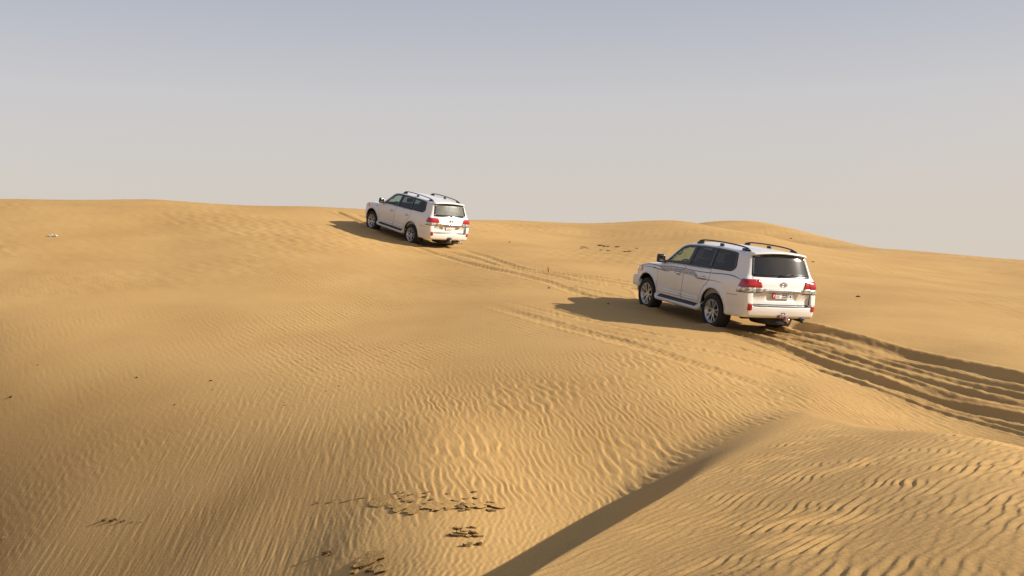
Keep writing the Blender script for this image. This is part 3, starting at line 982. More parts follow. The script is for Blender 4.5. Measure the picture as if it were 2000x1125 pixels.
def build_car(root):
    """everything the two cars have in common"""
    V, Fc = surface_nets(body_f, (-2.75, -1.06, 0.28), (2.42, 1.06, 1.95), 0.0195)
    for _ in range(3):
        fv = body_f(*V.T)
        V = V - grad_f(body_f, V) * np.clip(fv, -0.01, 0.01)[:, None]
    C = V[Fc].mean(1)
    nx = np.cross(V[Fc[:, 2]] - V[Fc[:, 0]], V[Fc[:, 3]] - V[Fc[:, 1]])
    nx /= np.linalg.norm(nx, axis=1, keepdims=True) + 1e-9
    if (nx * grad_f(body_f, C)).sum() < 0:
        Fc = Fc[:, ::-1]; nx = -nx
    ay = np.abs(C[:, 1])
    hole = in_poly(HOLE_S, C[:, 0], C[:, 2]) & (np.abs(nx[:, 1]) > 0.5)
    hole |= in_poly(HOLE_R, C[:, 1], C[:, 2]) & (nx[:, 0] < -0.5)
    wsc = (C[:, 0] + 0.11 * C[:, 1] ** 2 > 0.38) & (C[:, 0] + 0.11 * C[:, 1] ** 2 < 0.99) & (nx[:, 2] > 0.4) & (nx[:, 0] > 0.35) & (ay < 0.86 - 0.36 * (C[:, 2] - 1.25)) & (C[:, 2] > 1.28)
    hole |= wsc
    arch = np.zeros(len(C), bool)
    for ax, az, ar in ARCH:
        arch |= (np.hypot(C[:, 0] - ax, C[:, 2] - az) < ar + 0.022) & (ay < 0.985) & (np.abs(nx[:, 1]) < 0.93) & (C[:, 2] > 0.3)
        arch |= (np.hypot(C[:, 0] - ax, C[:, 2] - az) < ar + 0.006) & (ay < 0.58)
    under = (C[:, 2] < c_bot(C[:, 0]) + 0.012) & (nx[:, 2] < -0.85) & (ay < 0.80) & (C[:, 0] > -2.5)
    keep = ~hole
    submesh('body', V, Fc, keep & ~arch & ~under, M_WHITE, root)
    submesh('wheel_arch_liner', V, Fc, arch, M_BLACK, root)
    submesh('underbody', V, Fc, under & ~arch, M_DARK, root)
    # windscreen
    submesh('windscreen', V - 0.01 * grad_f(body_f, V), Fc, wsc, M_GLASS, root)
    # cabin lining
    fin = lambda a, b, c: np.maximum(body_f(a, b, c, False) + 0.07, np.maximum(0.62 - c, np.abs(a + 0.75) - 1.72))
    V2, F2 = surface_nets(fin, (-2.6, -0.95, 0.55), (1.1, 0.95, 1.85), 0.04)
    C2 = V2[F2].mean(1)
    g2 = grad_f(fin, C2)
    h2 = (in_poly(shrink(DLO, 0.03), C2[:, 0], C2[:, 2]) & (np.abs(g2[:, 1]) > 0.5)) | (in_poly(shrink(RWIN, 0.05), C2[:, 1], C2[:, 2]) & (g2[:, 0] < -0.5))
    h2 |= (C2[:, 2] > 1.22) & (g2[:, 0] > 0.35) & (C2[:, 0] > -0.05)
    submesh('cabin_lining', V2, F2[:, ::-1], ~h2, M_LINING, root)

    for sgn in (1, -1):
        mir = sgn < 0
        my = lambda p: (p[0], sgn * p[1], p[2])
        # window surround with pillars
        fr = patch('window_surround', 'side', DLO, 0.006, 0.02, M_TRIM, root, hole=HOLE_S, mirror=mir)
        for xa, xb in ((-0.215, -0.37), (-1.12, -1.20)):
            za = lambda x: float(np.interp(x, [-2, -0.2, 0.8], [1.33, 1.29, 1.262])) + 0.03
            patch('window_pillar', 'side', [(xa, za(xa)), (xa - 0.11, 1.745), (xb - 0.11, 1.75), (xb, za(xb))] if xa > -1 else [(xa, za(xa)), (xa - 0.01, 1.73), (xb - 0.03, 1.74), (xb, za(xb))], 0.007, 0.015, M_TRIM, fr, mirror=mir)
        # doors, standing a little proud of the body
        fd = round_poly([(0.955, 1.225), (-0.205, 1.272), (-0.165, 0.90), (-0.125, 0.50), (-0.11, 0.445), (0.86, 0.445), (0.945, 0.52), (0.965, 0.9)], 0.05)
        rd = round_poly([(-0.215, 1.272), (-1.215, 1.300), (-1.245, 1.12), (-1.16, 0.965), (-1.02, 0.87), (-0.93, 0.72), (-0.885, 0.56), (-0.84, 0.445), (-0.12, 0.445), (-0.135, 0.50), (-0.175, 0.90)], 0.05)
        d1 = patch('door', 'side', fd, 0.004, 0.012, M_WHITE, root, mirror=mir)
        d2 = patch('door', 'side', rd, 0.004, 0.012, M_WHITE, root, mirror=mir)
        for pl, dd in ((fd, d1), (rd, d2)):
            patch('door_gap_shade', 'side', shrink(pl, -0.007), 0.0015, 0.0, M_SEAM, dd, hole=shrink(pl, 0.004), mirror=mir)  # dark ribbon, the shade of the open door gap as colour
        for hx, hz, dd in ((0.03, 1.068, d1), (-1.02, 1.085, d2)):
            y = float(skin_points('side', np.array([[hx, hz]]))[0][0, 1])
            tube('door_handle', [my((hx + 0.10, y - 0.005, hz)), my((hx + 0.085, y + 0.028, hz + 0.002)), my((hx, y + 0.038, hz + 0.004)), my((hx - 0.085, y + 0.028, hz + 0.002)), my((hx - 0.10, y - 0.005, hz))], 0.017, M_CHROME, dd, flat=1.3)
            el = [(hx + 0.08 * math.cos(a), hz - 0.005 + 0.042 * math.sin(a)) for a in np.linspace(0, 2 * math.pi, 20, endpoint=False)]
            patch('recess_shade', 'side', el, 0.0052, 0.0, M_GREYINK, dd, mirror=mir)  # flat grey ellipse, shade of the handle hollow put into its colour
        for xa, xb, dd in ((0.90, -0.10, d1), (-0.16, -0.86, d2)):
            patch('door_moulding', 'side', round_poly([(xa, 0.545), (xb, 0.545), (xb - (0.0 if dd is d1 else -0.03), 0.635), (xa, 0.655)], 0.015), 0.020, 0.02, M_WHITE, dd, mirror=mir)
            patch('chrome_strip', 'side', [(xa - 0.01, 0.547), (xb + 0.01, 0.547), (xb + 0.01, 0.568), (xa - 0.01, 0.568)], 0.025, 0.008, M_CHROME, dd, mirror=mir)
        # side step: sloping top with a dark tread, flared into the body at both ends
        sec = [(0.80, 0.50), (0.90, 0.492), (0.93, 0.485), (1.005, 0.425), (1.028, 0.405), (1.03, 0.385), (1.015, 0.350), (0.95, 0.330), (0.80, 0.335)]
        xs = np.concatenate([np.linspace(-1.0, -0.86, 6), np.linspace(-0.8, 0.8, 9), np.linspace(0.86, 0.99, 6)])
        lv, lf = [], []
        for x in xs:
            t = max(0, (abs(x) - 0.84) / 0.15)
            for (y, z) in sec:
                lv.append((x, sgn * (y - 0.06 * t * t * (y > 0.9)), z + 0.06 * t * t))
        m = len(sec)
        for a in range(len(xs) - 1):
            for b in range(m - 1):
                q4 = (a * m + b, a * m + b + 1, (a + 1) * m + b + 1, (a + 1) * m + b)
                lf.append(q4 if mir else q4[::-1])
        lf += [tuple(range(m)) if mir else tuple(range(m))[::-1], tuple((len(xs) - 1) * m + b for b in range(m))[::(-1 if mir else 1)]]
        st = mesh_obj('side_step', lv, lf, M_WHITE, root)
        tv_, tf_ = [], []
        for x in np.linspace(-0.84, 0.80, 12):
            for (y, z) in ((0.922, 0.484), (0.926, 0.492), (0.935, 0.490), (1.008, 0.431), (1.011, 0.424), (1.006, 0.418)):
                tv_.append((x, sgn * y, z))
        for a in range(11):
            for b in range(5):
                q4 = (a * 6 + b, a * 6 + b + 1, (a + 1) * 6 + b + 1, (a + 1) * 6 + b)
                tf_.append(q4 if mir else q4[::-1])
        mesh_obj('step_tread', tv_, tf_, M_BLACK, st)
        # lips round the wheel arches
        for ax, az, ar in ARCH:
            a0 = 0.05 if ax < 0 else -0.10
            aa = np.linspace(a0 if ax > 0 else -0.02, math.pi + (0.10 if ax > 0 else 0.02), 40)
            ring = [(ax + (ar - 0.008) * math.cos(t), az + (ar - 0.008) * math.sin(t)) for t in aa] + [(ax + (ar + 0.035) * math.cos(t), az + (ar + 0.035) * math.sin(t)) for t in aa[::-1]]
            patch('wheel_arch_lip', 'side', ring, 0.005, 0.022, M_WHITE, root, mirror=mir, step=0.03)
        # mirror
        def mshape(v):
            v.x += 0.10 * (v.z - 1.335) * -0.3 - 0.06 * (v.y - 1.0)
            v.y *= sgn
            return v
        mi = rbox('side_mirror', (0.66, 0.945, 1.235), (0.80, 1.135, 1.435), 0.045, M_TRIM, root, 3, mshape)
        if mir: mi.data.flip_normals()
        rbox('mirror_arm', (0.70, min(0.86 * sgn, 0.97 * sgn), 1.235), (0.78, max(0.86 * sgn, 0.97 * sgn), 1.30), 0.02, M_TRIM, mi)
        rbox('mirror_glass', (0.656, min(0.965 * sgn, 1.115 * sgn), 1.265), (0.664, max(0.965 * sgn, 1.115 * sgn), 1.41), 0.003, M_CHROME, mi)
        # fender badge
        patch('fender_badge', 'side', round_poly([(1.10, 1.05), (1.16, 1.05), (1.16, 1.085), (1.10, 1.085)], 0.01), 0.006, 0.006, M_TRIM, root, mirror=mir)
        # bumper seam
        patch('bumper_seam', 'side', ribbon([(-1.93, 0.865), (-2.1, 0.868), (-2.3, 0.875)], 0.009), 0.0015, 0, M_SEAM, root, mirror=mir)
        # tail lamps: outer piece on the quarter panel, inner piece on the tailgate
        lo = patch('tail_lamp', 'corner', round_poly([(-1.335, 1.083), (-1.335, 1.243), (-1.045, 1.235), (-0.975, 1.075)], 0.02), 0.016, 0.03, M_RED, root, mirror=mir, step=0.03)
        patch('lamp_lens', 'corner', round_poly([(-1.335, 0.985), (-1.335, 1.080), (-0.975, 1.072), (-0.945, 0.965)], 0.015), 0.014, 0.03, M_CLEAR, lo, mirror=mir, step=0.03)
        patch('lamp_rim', 'corner', [(-1.335, 0.972), (-1.335, 0.985), (-0.945, 0.965), (-0.94, 0.952)], 0.013, 0.02, M_BLACK, lo, mirror=mir, step=0.03)
        li = patch('tail_lamp', 'rear', round_poly([(0.722, 1.083), (0.722, 1.243), (0.585, 1.243), (0.530, 1.083)], 0.02), 0.014, 0.03, M_RED, root, mirror=mir, step=0.03)
        patch('lamp_lens', 'rear', round_poly([(0.722, 0.985), (0.722, 1.080), (0.529, 1.080), (0.512, 0.985)], 0.015), 0.012, 0.03, M_CLEAR, li, mirror=mir, step=0.03)
        patch('lamp_rim', 'rear', [(0.722, 0.972), (0.722, 0.985), (0.512, 0.985), (0.505, 0.972)], 0.011, 0.02, M_BLACK, li, mirror=mir, step=0.03)
        # reflector in the bumper corner
        patch('rear_reflector', 'rear', round_poly([(0.755, 0.605), (0.855, 0.600), (0.850, 0.745), (0.757, 0.738)], 0.02), 0.008, 0.02, M_DRED, root, mirror=mir, step=0.03)
        # tailgate gap
        patch('tailgate_seam', 'rear', ribbon([(0.742, 1.30), (0.732, 1.25), (0.730, 0.97), (0.728, 0.74)], 0.010), 0.0015, 0, M_SEAM, root, mirror=mir)
        # roof rail
        yr = 0.625 * sgn
        rp = [(-0.16, yr * 1.01, 1.800), (-0.22, yr * 1.01, 1.840), (-0.34, yr * 1.01, 1.880), (-0.6, yr * 1.01, 1.898), (-1.1, yr, 1.905), (-1.6, yr * 0.985, 1.895), (-1.92, yr * 0.965, 1.872), (-2.06, yr * 0.955, 1.845), (-2.14, yr * 0.955, 1.795)]
        rr = tube('roof_rail', smooth_line(rp, 4), np.interp(np.linspace(0, 1, 33), [0, .1, .9, 1], [0.028, 0.018, 0.018, 0.030]), M_BLACK, root, 10, 0.9)
        for fx, ln in ((-0.30, 0.16), (-1.12, 0.12), (-2.0, 0.2)):
            rbox('rail_foot', (fx - ln / 2, yr - 0.022, 1.775), (fx + ln / 2, yr + 0.022, 1.878 if fx > -1.9 else 1.85), 0.012, M_BLACK, rr)
        # headlamp
        hl = patch('headlight', 'nose', round_poly([(0.55, 0.93), (0.98, 0.915), (0.93, 1.04), (0.62, 1.075)], 0.03), 0.008, 0.02, M_CLEAR, root, mirror=mir)
        patch('turn_signal', 'nose', round_poly([(0.50, 0.95), (0.575, 0.93), (0.63, 1.07), (0.585, 1.075)], 0.02), 0.012, 0.02, M_AMBER, hl, mirror=mir)
    # roof seams
    for yy in (0.30, -0.30):
        patch('roof_groove', 'top', [(-2.1, yy - 0.006), (-0.4, yy - 0.006), (-0.4, yy + 0.006), (-2.1, yy + 0.006)], 0.001, 0, M_GREYINK, root, step=0.09)
    # bonnet gap and grille
    patch('grille', 'front', round_poly([(-0.42, 0.80), (0.42, 0.80), (0.45, 1.0), (-0.45, 1.0)], 0.04), 0.008, 0.02, M_CHROME, root)
    for k in range(3):
        z = 0.825 + 0.055 * k
        patch('grille_slot', 'front', [(-0.39, z), (0.39, z), (0.39, z + 0.035), (-0.39, z + 0.035)], 0.0095, 0, M_BLACK, root)
    # spoiler over the rear window
    ys = np.linspace(-0.69, 0.69, 19)
    sv, sf = [], []
    for y in ys:
        e = (abs(y) / 0.69)
        xr = -2.465 + 0.09 * e ** 2.5
        zt = 1.822 - 0.055 * e ** 2
        for (x, z) in ((-2.20, zt + 0.024), (-2.33, zt + 0.018), (xr + 0.02, zt + 0.004), (xr, zt - 0.010), (xr + 0.005, zt - 0.024), (-2.33, zt - 0.045), (-2.20, zt - 0.06)):
            sv.append((x, y, z))
    for i in range(len(ys) - 1):
        for k in range(6):
            a = i * 7 + k
            sf.append((a, a + 7, a + 8, a + 1))
    sf.append(tuple(range(7))); sf.append(tuple((len(ys) - 1) * 7 + k for k in range(6, -1, -1)))
    mesh_obj('rear_spoiler', sv, sf, M_WHITE, root)
    # black tread on the bumper ledge, lower edge of the tailgate
    rbox('bumper_tread', (-2.648, -0.71, 0.655), (-2.54, 0.71, 0.704), 0.008, M_BLACK, root, 2, lambda v: Vector((v.x + 0.035 * (abs(v.y) / 0.75) ** 2.6, v.y, v.z)))
    patch('tailgate_seam', 'rear', ribbon([(-0.72, 0.722), (0.72, 0.722)], 0.02), 0.002, 0, M_SEAM, root)
    # rear window surround and glass bits are the cars' own; below: running gear
    tyre_prof = [(0.245, -0.10), (0.255, -0.125), (0.30, -0.140), (0.345, -0.142), (0.378, -0.134), (0.394, -0.112), (0.400, -0.06), (0.400, 0.0), (0.400, 0.06), (0.394, 0.112), (0.378, 0.134), (0.345, 0.142), (0.30, 0.140), (0.262, 0.130), (0.245, 0.10)]
    tv, tf = lathe(tyre_prof, 72, lug=(5, 9))
    rim_prof = [(0.10, -0.11), (0.222, -0.112), (0.226, -0.10), (0.205, -0.06), (0.200, 0.02), (0.222, 0.085), (0.240, 0.108), (0.262, 0.124), (0.260, 0.134), (0.244, 0.128), (0.230, 0.098)]
    rv, rf = lathe(rim_prof, 48)
    sv, sf = [], []
    def add_box(c8):
        b = len(sv); sv.extend(c8)
        for f in ((0, 1, 2, 3), (7, 6, 5, 4), (0, 4, 5, 1), (1, 5, 6, 2), (2, 6, 7, 3), (3, 7, 4, 0)):
            sf.append(tuple(b + i for i in f))
    for k in range(5):
        for s in (-1, 1):
            a0 = 2 * math.pi * k / 5 + s * 0.10
            a1 = 2 * math.pi * k / 5 + s * 0.30
            pts3 = []
            for (r, a, hw, w) in ((0.04, a0, 0.020, 0.095), (0.13, (a0 + a1) / 2, 0.016, 0.108), (0.242, a1, 0.020, 0.122)):
                cx, cz = r * math.cos(a), r * math.sin(a)
                tx, tz = -math.sin(a), math.cos(a)
                pts3.append([(cx - tx * hw, w, cz - tz * hw), (cx + tx * hw, w, cz + tz * hw), (cx + tx * hw * 1.2, w - 0.045, cz + tz * hw * 1.2), (cx - tx * hw * 1.2, w - 0.045, cz - tz * hw * 1.2)])
            for p0, p1 in zip(pts3[:-1], pts3[1:]):
                add_box([p0[0], p0[1], p0[2], p0[3], p1[0], p1[1], p1[2], p1[3]])
    hub = lathe([(0.0, 0.098), (0.035, 0.102), (0.055, 0.098), (0.065, 0.085), (0.07, 0.04)], 24)
    ov = len(rv) + len(sv)
    all_v = rv + sv + hub[0]
    all_f = rf + [tuple(i + len(rv) for i in f) for f in sf] + [tuple(i + ov for i in f) for f in hub[1]]
    dv, df = lathe([(0.0, 0.02), (0.16, 0.022), (0.165, 0.0), (0.165, -0.02)], 32)
    protos = []
    for (x, y) in ((WB, 0.815), (WB, -0.815), (-WB, 0.815), (-WB, -0.815)):
        w = bpy.data.objects.new('wheel', None)
        COL.objects.link(w)
        w.parent = root
        w.location = (x, y, WR)
        w.rotation_euler = (0, random.uniform(0, 1), 0 if y > 0 else math.pi)
        w.empty_display_size = 0.3
        if not protos:
            a = mesh_obj('tyre', tv, tf, M_RUBBER, w)
            b = mesh_obj('rim', all_v, all_f, M_ALLOY, w)
            for o in (b,):
                bm = bmesh.new(); bm.from_mesh(o.data)
                bmesh.ops.recalc_face_normals(bm, faces=bm.faces[:])
                bm.to_mesh(o.data); bm.free()
                o.data.polygons.foreach_set('use_smooth', np.arange(len(o.data.polygons)) < len(rf))
            c = mesh_obj('brake_disc', dv, df, M_DARK, w)
            protos = [a, b, c]
        else:
            for o in protos:
                cpy = o.copy(); COL.objects.link(cpy); cpy.parent = w
    sp = mesh_obj('spare_wheel', *lathe(tyre_prof, 40), M_RUBBER, root)
    sp.rotation_euler = (math.radians(90), 0, 0); sp.location = (-2.12, -0.05, 0.42)
    for x in (WB, -WB):
        tube('axle', [(x, -0.7, 0.38), (x, -0.15, 0.38), (x, -0.05, 0.38), (x, 0.15, 0.38), (x, 0.25, 0.38), (x, 0.7, 0.38)], [0.045, 0.045, 0.13, 0.13, 0.045, 0.045], M_DARK, root, 12)
    rbox('chassis_frame', (-2.45, -0.55, 0.40), (2.1, 0.55, 0.50), 0.03, M_DARK, root)
    tube('exhaust_pipe', [(-1.2, -0.5, 0.42), (-2.2, -0.55, 0.42), (-2.5, -0.58, 0.40), (-2.60, -0.59, 0.385)], 0.032, M_DARK, root)
    # seats, dashboard, steering wheel
    def seat(x, y, w, name='seat'):
        b = rbox(name, (x - 0.22, y - w / 2, 0.78), (x + 0.28, y + w / 2, 0.98), 0.06, M_SEAT, root, 3)
        lean = lambda v: Vector((v.x - 0.25 * (v.z - 0.95), v.y, v.z))
        rbox('backrest', (x - 0.32, y - w / 2, 0.92), (x - 0.18, y + w / 2, 1.44), 0.06, M_SEAT, b, 3, lean)
        n = max(1, int(w / 0.45))
        for k in range(n):
            yc = y + (k - (n - 1) / 2) * 0.45
            rbox('headrest', (x - 0.32, yc - 0.13, 1.47), (x - 0.21, yc + 0.13, 1.64), 0.045, M_SEAT, b, 3, lean)
    seat(0.10, 0.42, 0.5); seat(0.10, -0.42, 0.5)
    seat(-0.80, 0.0, 1.38, 'bench_seat')
    rbox('dashboard', (0.66, -0.78, 0.85), (1.0, 0.78, 1.22), 0.07, M_BLACK, root, 3)
    tw = [(0.56 + 0.06 * math.sin(a), 0.42 + 0.19 * math.cos(a), 1.17 + 0.17 * math.sin(a)) for a in np.linspace(0, 2 * math.pi, 25)]
    stw = tube('steering_wheel', tw, 0.016, M_BLACK, root, 8)
    tube('steering_column', [(0.56, 0.42, 1.17), (0.75, 0.42, 1.07)], 0.03, M_BLACK, stw, 8)
    tube('grab_handle', [(0.52, 0.735, 1.50), (0.47, 0.70, 1.46), (0.37, 0.70, 1.53), (0.38, 0.72, 1.60)], 0.016, M_LINING, root, 8)

def own_glass(root, side_mats, rear_mat):
    """glass panes; each car has its own tint"""
    ins = shrink(DLO, 0.012)
    cut = [(1.0, -0.335), (-0.335, -1.16), (-1.16, -2.2)]
    for mir in (False, True):
        for (xa, xb), m in zip(cut, side_mats):
            # clip the opening between two pillar centre lines
            pl = np.array([(min(max(x, xb + 0.002), xa - 0.002), z) for x, z in dens(ins, 0.03)])
            keep = [pl[0]]
            for p_ in pl[1:]:
                if np.hypot(*(p_ - keep[-1])) > 0.004: keep.append(p_)
            # drop points folded on the clip line except its ends
            out = []
            n = len(keep)
            for i in range(n):
                a, b, c = keep[i - 1], keep[i], keep[(i + 1) % n]
                on = lambda q: abs(q[0] - (xa - 0.002)) < 1e-6 or abs(q[0] - (xb + 0.002)) < 1e-6
                if on(a) and on(b) and on(c): continue
                out.append(b)
            patch('side_window', 'side', out, 0.003, 0.0, m, root, mirror=mir, step=0.06)
    g = patch('rear_window', 'rear', shrink(RWIN, 0.012), 0.003, 0.0, rear_mat, root, step=0.06)
    patch('rear_window_surround', 'rear', RWIN, 0.005, 0.015, M_TRIM, root, hole=shrink(RWIN, 0.045 if rear_mat is M_RGLASS else 0.07))
    return g

def skin(frame, u, v, off=0.0):
    p, n = skin_points(frame, np.array([[u, v]], float))
    return Vector(p[0] + n[0] * off), Vector(n[0])

def emblem(root, z):
    c, n = skin('rear', 0.0, z, 0.012)
    up = Vector((-0.08, 0, 1)).normalized()
    def ell(a, b, dz=0.0, k=24):
        return [c + Vector((0, math.cos(t) * a, 0)) + up * (math.sin(t) * b + dz) for t in np.linspace(0, 2 * math.pi, k)]
    e = tube('emblem', ell(0.075, 0.052), 0.0085, M_CHROME, root, 8, cap=False)
    tube('emblem_ring', ell(0.026, 0.050), 0.0065, M_CHROME, e, 8, cap=False)
    tube('emblem_ring', ell(0.052, 0.020, 0.024), 0.0065, M_CHROME, e, 8, cap=False)
    return e

REAR_R, REAR_U = (0, -1, 0), (0, 0, 1)

# ---------------------------------------------------------------- the two cars
def pose(o, R, t):
    R = np.array(R)
    q = Matrix(R.tolist()).to_quaternion()
    o.rotation_mode = 'QUATERNION'
    o.rotation_quaternion = q
    o.location = t

near = bpy.data.objects.new('off_road_car', None)
COL.objects.link(near)
tag(near, 'white off-road car with dark side stripes and black tinted windows, the nearer of the two', 'car', 'white cars driving up the dune')
build_car(near)
far = bpy.data.objects.new('off_road_car', None)
COL.objects.link(far)
tag(far, 'plain white off-road car without stripes, the farther one climbing to the dune crest', 'car', 'white cars driving up the dune')
for ch in list(near.children):
    copy_tree(ch, far)
pose(near, [[-0.3792, -0.9217, 0.0811], [0.9188, -0.3855, -0.0849], [0.1096, 0.0423, 0.9931]], (4.656, 24.092, -1.317))
pose(far, [[-0.6196, -0.7699, 0.1531], [0.755, -0.6379, -0.152], [0.2147, 0.0214, 0.9765]], (-4.057, 40.448, 0.996))

# --- near car
g = own_glass(near, (M_GLASS, M_TINT, M_TINT), M_RGLASS)
c0, _ = skin('rear', 0.08, 1.325, 0.03)
c1, _ = skin('rear', -0.30, 1.375, 0.03)
wp = tube('rear_wiper', [tuple(c0 + Vector((0.02, 0, -0.01))), tuple(c0), tuple((c0 + c1) / 2), tuple(c1)], [0.028, 0.022, 0.011, 0.007], M_BLACK, near, 8)
emblem(near, 1.160)
gar = patch('tailgate_garnish', 'rear', round_poly([(-0.46, 0.985), (0.46, 0.985), (0.485, 1.062), (-0.485, 1.062)], 0.015), 0.028, 0.03, M_CHROME, near)
c, n = skin('rear', 0, 1.020, 0.0)
text_mesh('garnish_lettering', 'LAND CRUISER', 0.05, 0.62, M_GREYINK, gar, (c.x - 0.031, 0.02, 1.022), REAR_R, REAR_U)
c, n = skin('rear', 0, 0.915, 0.0)
xp = c.x - 0.034
pl = rbox('number_plate', (xp, -0.26, 0.860), (xp + 0.012, 0.26, 0.970), 0.003, M_PLATE, near)
rbox('plate_field', (xp - 0.0015, 0.165, 0.863), (xp + 0.003, 0.257, 0.967), 0, M_PLATER, pl)
text_mesh('plate_code', '7', 0.09, 0.035, M_PLATE, pl, (xp - 0.003, 0.211, 0.915), REAR_R, REAR_U, 0, 0.004)
text_mesh('plate_number', '22564', 0.10, 0.25, M_INK, pl, (xp - 0.002, -0.12, 0.915), REAR_R, REAR_U, 0, 0.0035)
for zz, ln in ((0.945, 0.10), (0.915, 0.085), (0.888, 0.09)):
    for k in range(5):
        yy = 0.145 - k * ln / 5
        rbox('plate_script', (xp - 0.0022, yy - ln / 7, zz - 0.007), (xp + 0.002, yy, zz + 0.005 + 0.004 * (k % 2)), 0, M_GREYINK, pl)
c, n = skin('rear', 0.62, 0.935, 0)
text_mesh('model_badge', 'VXR', 0.05, 0.15, M_GREYINK, near, (c.x - 0.004, 0.63, 0.935), (0.10, -1, 0), REAR_U, 0, 0.003)
c, n = skin('rear', -0.63, 0.935, 0)
text_mesh('model_badge', 'V8', 0.045, 0.075, M_GREYINK, near, (c.x - 0.004, -0.64, 0.935), (-0.10, -1, 0), REAR_U, 0, 0.003)
# tow hitch
ht = rbox('tow_hitch', (-2.70, -0.02, 0.455), (-2.50, 0.09, 0.525), 0.012, M_RUST, near)
rbox('hitch_bracket', (-2.74, -0.115, 0.395), (-2.66, -0.035, 0.505), 0.01, M_RUST, ht)
tube('hitch_pin', [(-2.70, 0.06, 0.53), (-2.70, 0.06, 0.57), (-2.70, -0.03, 0.57), (-2.70, -0.03, 0.53)], 0.010, M_DARK, ht, 8)
tube('tow_ball', [(-2.70, -0.13, 0.36), (-2.70, -0.13, 0.40), (-2.70, -0.13, 0.42), (-2.70, -0.13, 0.45), (-2.70, -0.13, 0.46)], [0.02, 0.03, 0.033, 0.025, 0.004], M_CHROME, ht, 12)
rbox('bumper_notch', (-2.615, -0.63, 0.415), (-2.58, -0.51, 0.47), 0.01, M_BLACK, near)
# stripes down both sides
BELT = [(2.02, 0.985), (1.90, 1.035), (1.7, 1.085), (1.45, 1.125), (1.15, 1.135), (0.95, 1.130), (0.60, 1.165), (0.2, 1.190), (-0.3, 1.197), (-0.8, 1.200), (-1.2, 1.215), (-1.6, 1.245), (-1.95, 1.258), (-2.2, 1.238), (-2.35, 1.205)]
LOW = [(1.75, 1.030), (1.45, 1.062), (1.15, 1.070), (0.90, 1.058), (0.6, 1.062)]
TAIL = [(-0.75, 1.045), (-1.1, 1.050), (-1.4, 1.072), (-1.7, 1.060)]
for mir in (False, True):
    bl = smooth_line(BELT, 4)
    patch('side_stripe', 'side', ribbon(bl, np.interp(np.linspace(0, 1, len(bl)), [0, .1, .5, .9, 1], [.004, .013, .014, .016, .005])), 0.0065, 0, M_DECAL, near, mirror=mir, step=0.03)
    patch('side_stripe', 'side', ribbon(smooth_line(LOW, 4), np.linspace(0.004, 0.022, 17)), 0.0065, 0, M_DECAL, near, mirror=mir, step=0.03)
    patch('side_stripe', 'side', [(0.93, 1.125), (0.60, 1.150), (0.2, 1.172), (-0.3, 1.180), (-0.62, 1.182), (-0.92, 1.035), (-0.70, 1.045), (-0.62, 1.075), (-0.1, 1.085), (0.35, 1.080), (0.55, 1.040), (0.72, 1.045), (0.80, 1.085)], 0.0062, 0, M_DECAL2, near, mirror=mir, step=0.03)
    patch('side_stripe', 'side', ribbon(smooth_line(TAIL, 4), np.linspace(0.020, 0.004, 13)), 0.0065, 0, M_DECAL, near, mirror=mir, step=0.03)
# deep front bumper
rbox('front_bumper', (1.98, -0.92, 0.53), (2.40, 0.92, 0.79), 0.06, M_WHITE, near, 3, lambda v: Vector((v.x - 0.20 * (abs(v.y) / 0.93) ** 3, v.y, v.z + 0.10 * max(0, (2.2 - v.x)) * 0)))

# --- far car
g = own_glass(far, (M_GLASS, M_TINT2, M_TINT2), M_RGLASS2)
tube('rear_wiper', [tuple(c0 + Vector((0.02, -0.08, -0.02))), tuple(c0 + Vector((0, -0.08, 0)))], [0.03, 0.022], M_BLACK, far, 8)
emblem(far, 1.160)
gar = patch('tailgate_garnish', 'rear', [(-0.50, 1.062), (-0.36, 0.84), (-0.27, 0.84), (-0.36, 0.985), (0.36, 0.985), (0.27, 0.84), (0.36, 0.84), (0.50, 1.062)], 0.026, 0.03, M_CHROME, far)
c, n = skin('rear', 0, 0.90, 0.0)
xp = c.x - 0.034
pl = rbox('number_plate', (xp, -0.165, 0.815), (xp + 0.012, 0.165, 0.978), 0.003, M_PLATE, far)
rbox('plate_field', (xp - 0.0015, -0.162, 0.925), (xp + 0.003, 0.162, 0.975), 0, M_PLATER, pl)
for k in range(6):
    rbox('plate_script', (xp - 0.003, 0.13 - k * 0.05, 0.938), (xp, 0.155 - k * 0.05, 0.96 + 0.006 * (k % 2)), 0, M_PLATE, pl)
text_mesh('plate_number', '69574', 0.09, 0.25, M_GREYINK, pl, (xp - 0.002, 0.0, 0.868), REAR_R, REAR_U, 0, 0.002)
for yy in (0.62, -0.63):
    c, n = skin('rear', yy, 0.94, 0)
    text_mesh('model_badge', 'GXR' if yy > 0 else 'V8', 0.045, 0.16 if yy > 0 else 0.12, M_GREYINK, far, (c.x - 0.004, yy, 0.94), (0.10 if yy > 0 else -0.10, -1, 0), REAR_U, 0, 0.002)
ht = rbox('tow_hitch', (-2.68, -0.08, 0.44), (-2.50, 0.09, 0.56), 0.015, M_BLACK, far)
tube('tow_ball', [(-2.67, -0.02, 0.40), (-2.70, -0.02, 0.45), (-2.70, -0.02, 0.48), (-2.70, -0.02, 0.50)], [0.03, 0.035, 0.03, 0.005], M_CHROME, ht, 10)
tube('exhaust_tip', [(-2.40, -0.52, 0.39), (-2.66, -0.54, 0.38)], 0.05, M_CHROME, far, 14)
for sg in (1, -1):
    rbox('mud_flap', (-1.93, sg * 0.83 - 0.14, 0.20), (-1.91, sg * 0.83 + 0.14, 0.50), 0.006, M_RUBBER, far)
patch('window_sticker', 'rear', [(-0.70, 1.325), (-0.60, 1.325), (-0.60, 1.345), (-0.70, 1.345)], 0.0075, 0, M_PLATE, far)

